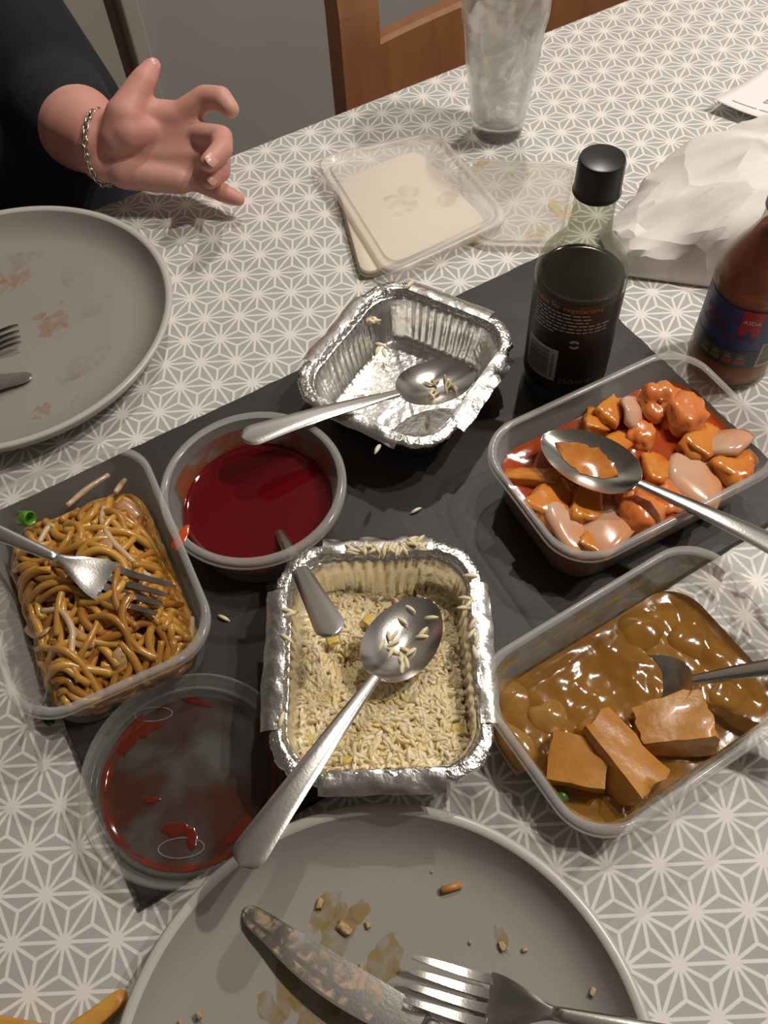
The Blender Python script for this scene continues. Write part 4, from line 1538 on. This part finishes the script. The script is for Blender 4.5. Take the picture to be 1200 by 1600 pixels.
# ------------------------------------------------------------------ drinking glass
GB = (31.6, 31.8)
gl_m, nt, b, o_ = new_mat('clear_glass')
b.inputs['Base Color'].default_value = (.96, .97, .96, 1)
b.inputs['Roughness'].default_value = .02
b.inputs['Transmission Weight'].default_value = 1
b.inputs['IOR'].default_value = 1.42
tr_ = N(nt, 'ShaderNodeBsdfTransparent')
tr_.inputs[0].default_value = (.97, .98, .97, 1)
mg_ = N(nt, 'ShaderNodeMixShader')
mg_.inputs[0].default_value = .55
nt.links.new(tr_.outputs[0], mg_.inputs[1])
nt.links.new(b.outputs[0], mg_.inputs[2])
nt.links.new(mg_.outputs[0], o_.inputs[0])
gt = thing('drinking_glass', 'tall dimpled drinking glass with milky froth left inside', 'glass', (GB[0], GB[1], 0))


def dimple(r, z, a):
    k = min(1, max(0, (z - 2.5) / 2)) * min(1, max(0, (15.5 - z) / 2))
    row = math.floor(z / 2.1)
    u = math.sin(a * 5 + (PI if row % 2 else 0)) * math.sin((z / 2.1 - row) * PI)
    return r * (1 - .028 * k * u)


def glass_r(z):
    return 2.25 + 2.0 * (z / 17.0) ** .8


orings = [[(.01 * math.cos(2 * PI * j / 72), .01 * math.sin(2 * PI * j / 72), 0.0) for j in range(72)], [(2.0 * math.cos(2 * PI * j / 72), 2.0 * math.sin(2 * PI * j / 72), .0) for j in range(72)]]
for i in range(52):
    z = .15 + 16.85 * i / 51
    orings.append([(dimple(glass_r(z), z, 2 * PI * j / 72) * math.cos(2 * PI * j / 72), dimple(glass_r(z), z, 2 * PI * j / 72) * math.sin(2 * PI * j / 72), z) for j in range(72)])
irings = []
for i in range(46):
    z = 17.0 - 15.2 * i / 45
    r = glass_r(z) - (.18 + .25 * max(0, (4 - z) / 4))
    irings.append([(dimple(r, z, 2 * PI * j / 72) * math.cos(2 * PI * j / 72), dimple(r, z, 2 * PI * j / 72) * math.sin(2 * PI * j / 72), z) for j in range(72)])
irings.append([(.01 * math.cos(2 * PI * j / 72), .01 * math.sin(2 * PI * j / 72), 1.75) for j in range(72)])
mk('glass_wall', loft(orings + irings), gl_m, gt)
froth = smear_mat('milky_froth', (.90, .89, .87), 38, .40, .54, .4, .55)
frr = []
for i in range(20):
    z = 2.4 + 8.6 * i / 19
    r = glass_r(z) - .36
    frr.append([(dimple(r, z, 2 * PI * j / 72) * math.cos(2 * PI * j / 72), dimple(r, z, 2 * PI * j / 72) * math.sin(2 * PI * j / 72), z + 1.0 * (i / 19) * noise.noise(Vector((math.cos(2 * PI * j / 72) * 2, math.sin(2 * PI * j / 72) * 2, 0)))) for j in range(72)])
mk('froth_film', loft(frr), froth, gt)

# ------------------------------------------------------------------ pancakes, lids
def quad_rr(pts, r, n=8):
    """rounded quadrilateral from four corners (Vectors)"""
    out = []
    for i in range(4):
        a, b, c = pts[i - 1], pts[i], pts[(i + 1) % 4]
        u, v_ = (a - b).normalized(), (c - b).normalized()
        p0, p2 = b + u * r, b + v_ * r
        for k in range(n + 1):
            t_ = k / n
            out.append(p0 * (1 - t_) ** 2 + b * 2 * t_ * (1 - t_) + p2 * t_ ** 2)
    return out


def slab(outl, z0, z1, c, bev=.08):
    cen = sum(outl, Vector((0, 0, 0))) / len(outl)

    def rg(s, z):
        return [((p.x - cen.x) * s + cen.x - c.x, (p.y - cen.y) * s + cen.y - c.y, z) for p in outl]
    return loft([rg(.985, z0), rg(1, z0 + bev), rg(1, z1 - bev), rg(.985, z1)], True, True, True)


cake_m = mat('cream_pancake', (.82, .73, .58), .5, col2=(.84, .76, .62), nscale=18, bump=.15, bscale=80, sss=.1)
ck = [W(x, y, .6) for x, y in ((524, 286), (648, 236), (762, 352), (564, 434))]
cc = sum(ck, Vector((0, 0, 0))) / 4
cc.z = 0
pk = thing('pancake_stack', 'cream-coloured flat wrapper stack with browned spots under a clear lid', 'food', (cc.x, cc.y, 0))
for k, (z0, z1, s) in enumerate(((.0, .32, 1.0), (.34, .66, .985), (.68, 1.0, 1.0))):
    dx = Vector((.12 * (k % 2), -.1 * k, 0))
    q = [cc + (p - cc) * s + dx for p in ck]
    mk('wrapper', slab([Vector((p.x, p.y, 0)) for p in quad_rr(q, 1.6)], z0, z1, cc), cake_m, pk)
for (px, py, w, h, m) in ((643, 405, .35, .22, sm_o), (665, 403, .25, .2, sm_o), (640, 300, .9, 1.0, smear_mat('green_smear', (.45, .50, .18), 60, .4, .7, .4, .5)), (625, 320, 1.3, 1.5, smear_mat('pale_brown_smear', (.55, .38, .2), 60, .42, .72, .4, .6)), (700, 310, 1.5, .8, MATS['pale_brown_smear'])):
    q = W(px, py, 1.0)
    mk('brown_spot', blob((q.x - cc.x, q.y - cc.y), w, h, .4, 1.005, px, .4, 24, .01), m, pk)


def flat_lid(name, label, corners, zs, m, r=1.6, rimh=.45):
    C4 = [W(x, y, z) for (x, y), z in zip(corners, zs)]
    cen = sum(C4, Vector((0, 0, 0))) / 4
    z0 = cen.z
    t = thing(name, label, 'lid', (cen.x, cen.y, 0))
    o0 = Vector((cen.x, cen.y, 0))
    O = quad_rr(C4, r)
    c3 = sum(O, Vector((0, 0, 0))) / len(O)

    def rg(s, dz):
        return [tuple(c3 + (p - c3) * s - o0 + Vector((0, 0, dz))) for p in O]
    mk('panel', loft([rg(.86, .28), rg(.5, .28), rg(.02, .28)], True, False, True), m, t)
    mk('rim', loft([rg(.86, .28), rg(.875, .0), rg(.9, -.02), rg(.915, .3), rg(.965, .34), rg(.995, .25), rg(1.0, -.15), rg(.985, -.16)]), m, t)
    return t


flat_lid('tub_lid', 'milky clear rectangular tub lid lying over the cream wrappers', ((490, 250), (682, 206), (800, 345), (606, 438)), (1.25, 1.25, 1.2, 1.2), PPM, 2.0)
l2 = flat_lid('tub_lid', 'clear rectangular tub lid with yellow grease lying flat behind the soy bottle', ((716, 250), (905, 258), (880, 392), (735, 388)), (.25, .25, .25, .25), clear_mat('greasy_plastic', (.94, .92, .88), (.82, .79, .74), .40, .25), 2.0)
gs = smear_mat('yellow_grease', (.62, .42, .14), 70, .40, .68, .3, .6)
lc = l2.location * 100
for (px, py, w, h, r) in ((745, 262, 1.9, .5, .2), (797, 273, .5, .35, 0), (820, 270, .8, .4, .3), (835, 370, 1.6, .8, .4), (880, 330, .9, 1.6, .2), (740, 370, 1.2, .6, .3)):
    q = W(px, py, .5)
    mk('grease_smear', blob((q.x - lc.x, q.y - lc.y), w, h, r, .56, px, .4, 24, .01), gs, l2)

# ------------------------------------------------------------------ paper bag
bag_m, nt, b, o_ = new_mat('white_paper')
b.inputs['Base Color'].default_value = (.76, .72, .68, 1)
b.inputs['Roughness'].default_value = .65
tc = N(nt, 'ShaderNodeTexCoord')
vn = N(nt, 'ShaderNodeTexNoise')
vn.inputs['Scale'].default_value = 9
nt.links.new(tc.outputs['Object'], vn.inputs['Vector'])
mxv = N(nt, 'ShaderNodeVectorMath', operation='MULTIPLY_ADD')
mxv.inputs[1].default_value = (.05, .05, .05)
nt.links.new(vn.outputs['Color'], mxv.inputs[0])
nt.links.new(tc.outputs['Object'], mxv.inputs[2])
vo = N(nt, 'ShaderNodeTexVoronoi')
vo.inputs['Scale'].default_value = 17
nt.links.new(mxv.outputs[0], vo.inputs['Vector'])
add_bump(nt, b, vo.outputs['Distance'], .75, .016)


def paper_bag():
    base = [W(x, y, 0) for x, y in ((938, 372), (962, 430), (1125, 452), (1330, 440), (1330, 240), (1200, 232), (1040, 280))]
    cen = W(1270, 335, 0)
    K = len(base)
    out = []
    M = 22
    for i in range(K):
        a, b = base[i], base[(i + 1) % K]
        for k in range(M):
            out.append(a.lerp(b, k / M) - cen)
    n = len(out)
    # mild smoothing of corners
    for _ in range(3):
        out = [(out[i - 1] + out[i] * 2 + out[(i + 1) % n]) / 4 for i in range(n)]
    far_left = W(940, 365, 0) - cen
    base = None
    levels = [(1.0, .05), (1.01, .6), (1.0, 1.6), (.985, 2.6), (.96, 3.4), (.92, 4.0), (.86, 4.5), (.78, 4.9), (.68, 5.2), (.57, 5.4), (.45, 5.5), (.33, 5.55), (.2, 5.55), (.08, 5.5)]
    rings = []
    for s, z in levels:
        r = []
        for p in out:
            q = p * s
            # flat closed end at the soy bottle side, fuller away from it
            u = min(1, max(.0, ((q - far_left).length) / 11.0))
            zz = z * (.30 + .75 * u ** .8)
            cr = abs(noise.noise(Vector((q.x * .17 + 3, q.y * .17, z * .12))))
            cr2 = abs(noise.noise(Vector((q.x * .38, q.y * .38 + 7, z * .3))))
            cr3 = noise.noise(Vector((q.x * .22, q.y * .3, 2)))
            amp = min(1, z / 2)
            zz += amp * (1.4 * cr - .7 * cr2 * 1.2 + 1.0 * cr3) * .9
            push = 1 + .05 * amp * noise.noise(Vector((q.x * .35, q.y * .35, z * .5)))
            r.append((q.x * push, q.y * push, max(.03, zz)))
        rings.append(r)
    v, f = loft(rings, True, True, True)
    o = mk('paper_bag', (v, f), bag_m, None, (cen.x, cen.y, 0), True, 25)
    return tag(o, 'crumpled white paper takeaway bag lying behind the sauce bottles', 'paper bag')


paper_bag()

# ------------------------------------------------------------------ sheet of paper
c4 = [W(1113, 154, 1.3), W(1200, 100, .4), W(1420, 110, .3), W(1330, 240, .9)]
pc = Vector((c4[0].x, c4[0].y, 0))
rows = []
for i in range(17):
    u = i / 16
    row = []
    for j in range(13):
        w_ = j / 12
        p = c4[0].lerp(c4[3], u).lerp(c4[1].lerp(c4[2], u), w_) - pc
        p.z = .12 + 1.25 * (1 - w_) ** 2 * (1 - .2 * math.sin(u * 6)) + .1 * noise.noise(Vector((u * 3, w_ * 3, 1)))
        row.append(tuple(p))
    rows.append(row)
pv, pf = loft(rows, False)
sh = mk('paper_sheet', (pv, pf), mat('print_paper', (.82, .78, .78), .6), None, pc)
so_ = sh.modifiers.new('thick', 'SOLIDIFY')
so_.thickness = .0004
tag(sh, 'white printed paper sheet curling up from the table near the paper bag', 'paper')


def sheet_pt(u, w_):
    p = c4[0].lerp(c4[3], u).lerp(c4[1].lerp(c4[2], u), w_) - pc
    p.z = .12 + 1.25 * (1 - w_) ** 2 * (1 - .2 * math.sin(u * 6)) + .1 * noise.noise(Vector((u * 3, w_ * 3, 1))) + .05
    return tuple(p)


ink = mat('grey_ink', (.45, .44, .46), .6)
for k, (u0, u1, w0, hh) in enumerate(((.10, .28, .12, .015), (.30, .42, .12, .015), (.34, .5, .34, .02), (.36, .52, .40, .02), (.33, .6, .46, .03))):
    mk('printed_line', loft([[sheet_pt(u0 + (u1 - u0) * i / 10, w0), sheet_pt(u0 + (u1 - u0) * i / 10, w0 + hh)] for i in range(11)], False), ink, sh)
mk('scribble', tube([sheet_pt(.30 + .03 * math.sin(a * .9), .30 + .05 * math.cos(a * .7) + .004 * a) for a in range(14)], .06, 5), ink, sh)

# ------------------------------------------------------------------ person at the far side
def capsule(a, b, ra, rb, n=32, m=8):
    a, b = Vector(a), Vector(b)
    d = (b - a)
    L = d.length
    d = d.normalized() if L > 1e-6 else Vector((0, 0, 1))
    x = d.cross(Vector((.3, .5, .8))).normalized()
    y = d.cross(x)
    rings = []
    for i in range(m + 1):
        t_ = -PI / 2 + (PI / 2) * i / m
        rings.append((a + d * ra * math.sin(t_), max(.01, ra * math.cos(t_))))
    for i in range(m + 1):
        t_ = (PI / 2) * i / m
        rings.append((b + d * rb * math.sin(t_), max(.01, rb * math.cos(t_))))
    return loft([[tuple(c + (x * math.cos(2 * PI * k / n) + y * math.sin(2 * PI * k / n)) * r) for k in range(n)] for c, r in rings], True, True, True)


def remeshed(name, parts, voxel, m, parent, smooth_it=6, org=Vector((0, 0, 0)), fac=.5):
    v, f = cat_vf(*parts)
    me = bpy.data.meshes.new('tmp')
    me.from_pydata([((p[0] - org.x) * .01, (p[1] - org.y) * .01, (p[2] - org.z) * .01) for p in v], [], f)
    bm = bmesh.new()
    bm.from_mesh(me)
    bmesh.ops.recalc_face_normals(bm, faces=bm.faces)
    bm.to_mesh(me)
    bm.free()
    o = bpy.data.objects.new('tmp', me)
    COL.objects.link(o)
    r = o.modifiers.new('r', 'REMESH')
    r.mode = 'VOXEL'
    r.voxel_size = voxel * .01
    r.use_smooth_shade = True
    s = o.modifiers.new('s', 'SMOOTH')
    s.factor = fac
    s.iterations = smooth_it
    dg = bpy.context.evaluated_depsgraph_get()
    res = bpy.data.meshes.new_from_object(o.evaluated_get(dg))
    bpy.data.objects.remove(o)
    res.name = name
    res.materials.clear()
    res.materials.append(m)
    res.polygons.foreach_set('use_smooth', [True] * len(res.polygons))
    o = bpy.data.objects.new(name, res)
    COL.objects.link(o)
    o.parent = parent
    return o


skin_m = mat('skin', (.61, .275, .225), .5, col2=(.65, .345, .285), nscale=22, bump=.12, bscale=260, sss=.12, spec=.35)
knit_m = mat('navy_jumper', (.008, .008, .013), .9, col2=(.012, .012, .018), nscale=60, bump=.3, bscale=400)
PO = Vector((-24, 72, -TZ))
per = thing('person', 'person in a dark navy jumper gesturing with an open palm over the table', 'person', tuple(PO))


def J(px, py, z):
    return W(px, py, z)


wrist = J(158, 228, 4.8)
elbow = Vector((-4.0, 61, 1.5))
shoulder = Vector((-11.5, 66, 25))
mcp = {'i': J(280, 182, 7.0), 'm': J(300, 208, 5.8), 'r': J(302, 242, 4.5), 'p': J(298, 276, 3.0)}
fing = {
    'i': [mcp['i'], J(320, 153, 8.4), J(345, 153, 8.8), J(360, 170, 8.4)],
    'm': [mcp['m'], J(346, 214, 6.8), J(347, 233, 7.6), J(326, 254, 7.6)],
    'r': [mcp['r'], J(343, 248, 5.0), J(344, 268, 5.8), J(328, 282, 5.8)],
    'p': [mcp['p'], J(330, 292, 2.5), J(350, 302, 2.2), J(372, 311, 1.9)],
}
frad = {'i': (1.22, 1.08, .98, .80), 'm': (1.1, .98, .92, .78), 'r': (1.1, 1.0, .90, .76), 'p': (1.05, .92, .84, .66)}
hand = []
for k, js in fing.items():
    r = frad[k]
    for a in range(3):
        hand.append(capsule(js[a], js[a + 1], r[a], r[a + 1]))
heel = {'i': J(190, 192, 6.4), 'm': J(185, 215, 5.6), 'r': J(184, 240, 4.6), 'p': J(188, 262, 3.6)}
for k in 'imrp':
    hand.append(capsule(heel[k], mcp[k], 1.55, 1.3))
for a, b in (('i', 'm'), ('m', 'r'), ('r', 'p')):
    for kk in (0, .35, .7):
        p0 = ((heel[a] + heel[b]) / 2).lerp((mcp[a] + mcp[b]) / 2, kk)
        p1 = ((heel[a] + heel[b]) / 2).lerp((mcp[a] + mcp[b]) / 2, kk + .3)
        hand.append(capsule(p0, p1, 1.5 - .2 * kk, 1.4 - .25 * kk))
th = [J(185, 215, 6.4), J(196, 182, 7.8), J(210, 150, 8.8), J(224, 126, 9.5), J(237, 106, 9.9)]
tr = (1.7, 1.75, 1.3, 1.12, .82)
for a in range(4):
    hand.append(capsule(th[a], th[a + 1], tr[a], tr[a + 1]))
# web between thumb and index, ball of the thumb, outer palm
hand.append(capsule(J(205, 180, 7.4), J(268, 178, 7.0), 1.5, 1.15))
hand.append(capsule(J(200, 205, 6.9), J(235, 205, 6.4), 1.75, 1.3))
hand.append(capsule(J(195, 268, 3.7), J(282, 280, 3.1), 1.55, 1.3))
hand.append(capsule(wrist, J(190, 228, 5.0), 2.5, 2.0))
hand.append(capsule(J(160, 208, 5.8), J(190, 200, 6.2), 2.0, 1.7))
hand.append(capsule(J(162, 250, 4.2), J(190, 258, 3.8), 2.0, 1.6))
fa = (elbow - wrist).normalized()
hand.append(capsule(wrist, wrist + fa * 5, 2.75, 3.7))
hand.append(capsule(wrist + fa * 5, wrist + fa * 11, 3.7, 4.3))
hand.append(capsule(wrist + fa * 11, elbow, 4.3, 4.3))
# hidden body and head
hd = Vector((-26, 70, 45))
body = [capsule(elbow, shoulder, 4.2, 4.8), capsule((-26, 74, -22), (-26, 74, 16), 13, 14), capsule((-13, 72, 22), (-39, 72, 22), 6.5, 6.5), capsule((-26, 74, 24), (-26, 71, 38), 5.5, 5.3),
        ellipsoid(hd, (7.3, 9.2, 11.0)), ellipsoid(hd + Vector((0, -3.5, -6.5)), (5.3, 5.5, 5.2)), capsule(hd + Vector((0, -8.8, 1.0)), hd + Vector((0, -10.6, -2.6)), .8, 1.2), capsule(hd + Vector((-2, -8.3, -5.6)), hd + Vector((2, -8.3, -5.6)), .8, .8),
        ellipsoid(hd + Vector((7.4, .5, -.5)), (1.0, 1.9, 3.0)), ellipsoid(hd + Vector((-7.4, .5, -.5)), (1.0, 1.9, 3.0)),
        capsule((-40, 70, 23), (-48, 62, -4), 4.8, 4.2), capsule((-48, 62, -4), (-44, 46, 3.2), 4.0, 2.5), capsule((-44, 46, 3.2), (-42, 38, 1.8), 2.0, 2.2),
        ]
for k in range(4):
    body.append(capsule((-44.5 + k * 1.8, 38, 1.7), (-44.5 + k * 2.0, 31.5 - (k in (1, 2)) * 1.0, 1.0), .9, .7))
body.append(capsule((-40, 41, 2), (-36.5, 37, 1.2), 1.0, .8))
bo = remeshed('body', hand + body, .24, skin_m, per, 5, PO)
sleeve = [capsule(wrist + fa * 8.6, wrist + fa * 13, 4.75, 5.6), capsule(elbow + Vector((-2, -1, -4)), (-10, 60, -18), 8, 10), capsule((-4, 58, -14), (-12, 60, -24), 7.5, 9), capsule(wrist + fa * 13, elbow, 5.6, 6.6), capsule(elbow, shoulder, 6.6, 7.6), capsule(elbow + Vector((3.0, 0, -2)), elbow.lerp(shoulder, .5) + Vector((2.5, 0, 0)), 4.8, 5.4),
          capsule((-26, 74, -24), (-26, 74, 16), 15, 15.6), capsule((-13, 72, 22), (-39, 72, 22), 8, 8), capsule((-26, 74, 25), (-26, 72.5, 30), 7.6, 7.2), capsule((-40, 70, 23), (-48, 62, -4), 6.6, 5.8), capsule((-48, 62, -4), (-45, 51, 1.5), 5.8, 4.0), capsule((-14, 66, -14), (-30, 64, -16), 8, 9)]
jm = remeshed('jumper', sleeve, .6, knit_m, per, 4, PO)
jm['label'] = 'dark navy knitted jumper'
leg = []
for sx in (-9, 9):
    leg += [capsule((-26 + sx, 74, -23), (-26 + sx, 34, -22), 8.5, 6.8), capsule((-26 + sx, 34, -22), (-26 + sx, 40, -68), 6.2, 4.6), capsule((-26 + sx, 41, -72), (-26 + sx, 24, -73), 3.0, 2.2)]
remeshed('trousers', leg, .9, mat('dark_trousers', (.012, .012, .016), .9), per, 4, PO)['label'] = 'dark trousers'
hair_parts = [ellipsoid(hd + Vector((0, 1.6, 1.8)), (8.1, 9.0, 10.8)), ellipsoid(hd + Vector((0, 5, -7)), (7.0, 4.5, 9))]
hv = remeshed('hair', hair_parts, .6, mat('brown_hair', (.05, .025, .012), .6, bump=.6, bscale=300), per, 3, PO)
for sx in (-1, 1):
    e = mk('eye', ellipsoid(hd + Vector((sx * 3.0, -7.6, .6)) - PO, (1.15, .8, .6)), mat('eye_white', (.7, .68, .65), .2), per)
    mk('iris', ellipsoid(hd + Vector((sx * 3.0, -8.25, .6)) - PO, (.5, .3, .5)), mat('iris_brown', (.06, .03, .015), .15), e)
mk('lips', ellipsoid(hd + Vector((0, -9.0, -5.6)) - PO, (2.2, .5, .6)), mat('lip', (.42, .13, .11), .4), per)
# chair under the person
pch = thing('dining_chair', 'wooden chair the person in the navy jumper sits on', 'chair', (-26, 76, -TZ))
mk('seat', box(-21, 21, -24, 18, 40, 43.5, .8), chair_w, pch, smooth=False)
for sx in (-1, 1):
    mk('leg', box(sx * 19 - 2, sx * 19 + 2, -23, -19, 0, 40.5, .3), chair_w, pch, smooth=False)
    mk('back_post', box(sx * 19 - 2, sx * 19 + 2, 17, 20, 0, 96, .3), chair_w, pch, smooth=False)
for zz in (62, 76, 88):
    mk('back_rail', box(-17.5, 17.5, 17.6, 19.6, zz, zz + 6, .3), chair_w, pch, smooth=False)

# nails
nail_m = mat('nail', (.66, .36, .29), .3)
for js, r, s in ((fing['m'], .78, 1), (fing['r'], .74, 1), (th[2:], .80, 1)):
    a, b = js[-2], js[-1]
    d = (b - a).normalized()
    cv_ = (Vector(CAM) - b).normalized()
    nrm = (cv_ - d * cv_.dot(d)).normalized()
    side = d.cross(nrm)
    rows = []
    for i in range(7):
        u = i / 6
        c = b + d * (-.35 + .95 * u)
        row = []
        for j in range(7):
            w_ = (j / 6 * 2 - 1)
            wd = .5 * (1 if u < .75 else math.sqrt(max(.1, 1 - ((u - .75) / .25) ** 2)))
            row.append(tuple(c + side * w_ * wd + nrm * (r * .98 * math.sqrt(max(0, 1 - (w_ * wd / r) ** 2 * .9))) * (1 if u < .6 else 1 - .35 * (u - .6)) - PO))
        rows.append(row)
    mk('nail', loft(rows, False), nail_m, per)
# bracelet: chain of links round the wrist
br = thing('bracelet', 'silver and gold chain bracelet on the gesturing wrist', 'bracelet', tuple(wrist))
wc = J(160, 232, 4.7)
ax = (J(200, 228, 5.0) - wrist).normalized()
e1 = (J(154, 184, 7.0) - wc)
e1 = e1 - ax * e1.dot(ax)
e2 = ax.cross(e1.normalized())
silver = mat('silver_link', (.62, .58, .50), .22, 1)
nl = 30
R1, R2 = 3.1, 2.95
for k in range(nl):
    a = 2 * PI * k / nl
    c = wc + e1.normalized() * R1 * math.cos(a) + e2 * R2 * math.sin(a) - wrist + ax * .0
    tn = (-e1.normalized() * R1 * math.sin(a) + e2 * R2 * math.cos(a)).normalized()
    no_ = tn.cross(ax) if k % 2 else ax
    pts = [c + tn * .42 * math.cos(q * PI / 6) + no_ * .24 * math.sin(q * PI / 6) for q in range(13)]
    mk('link', tube(pts, .085, 6, False), silver, br)
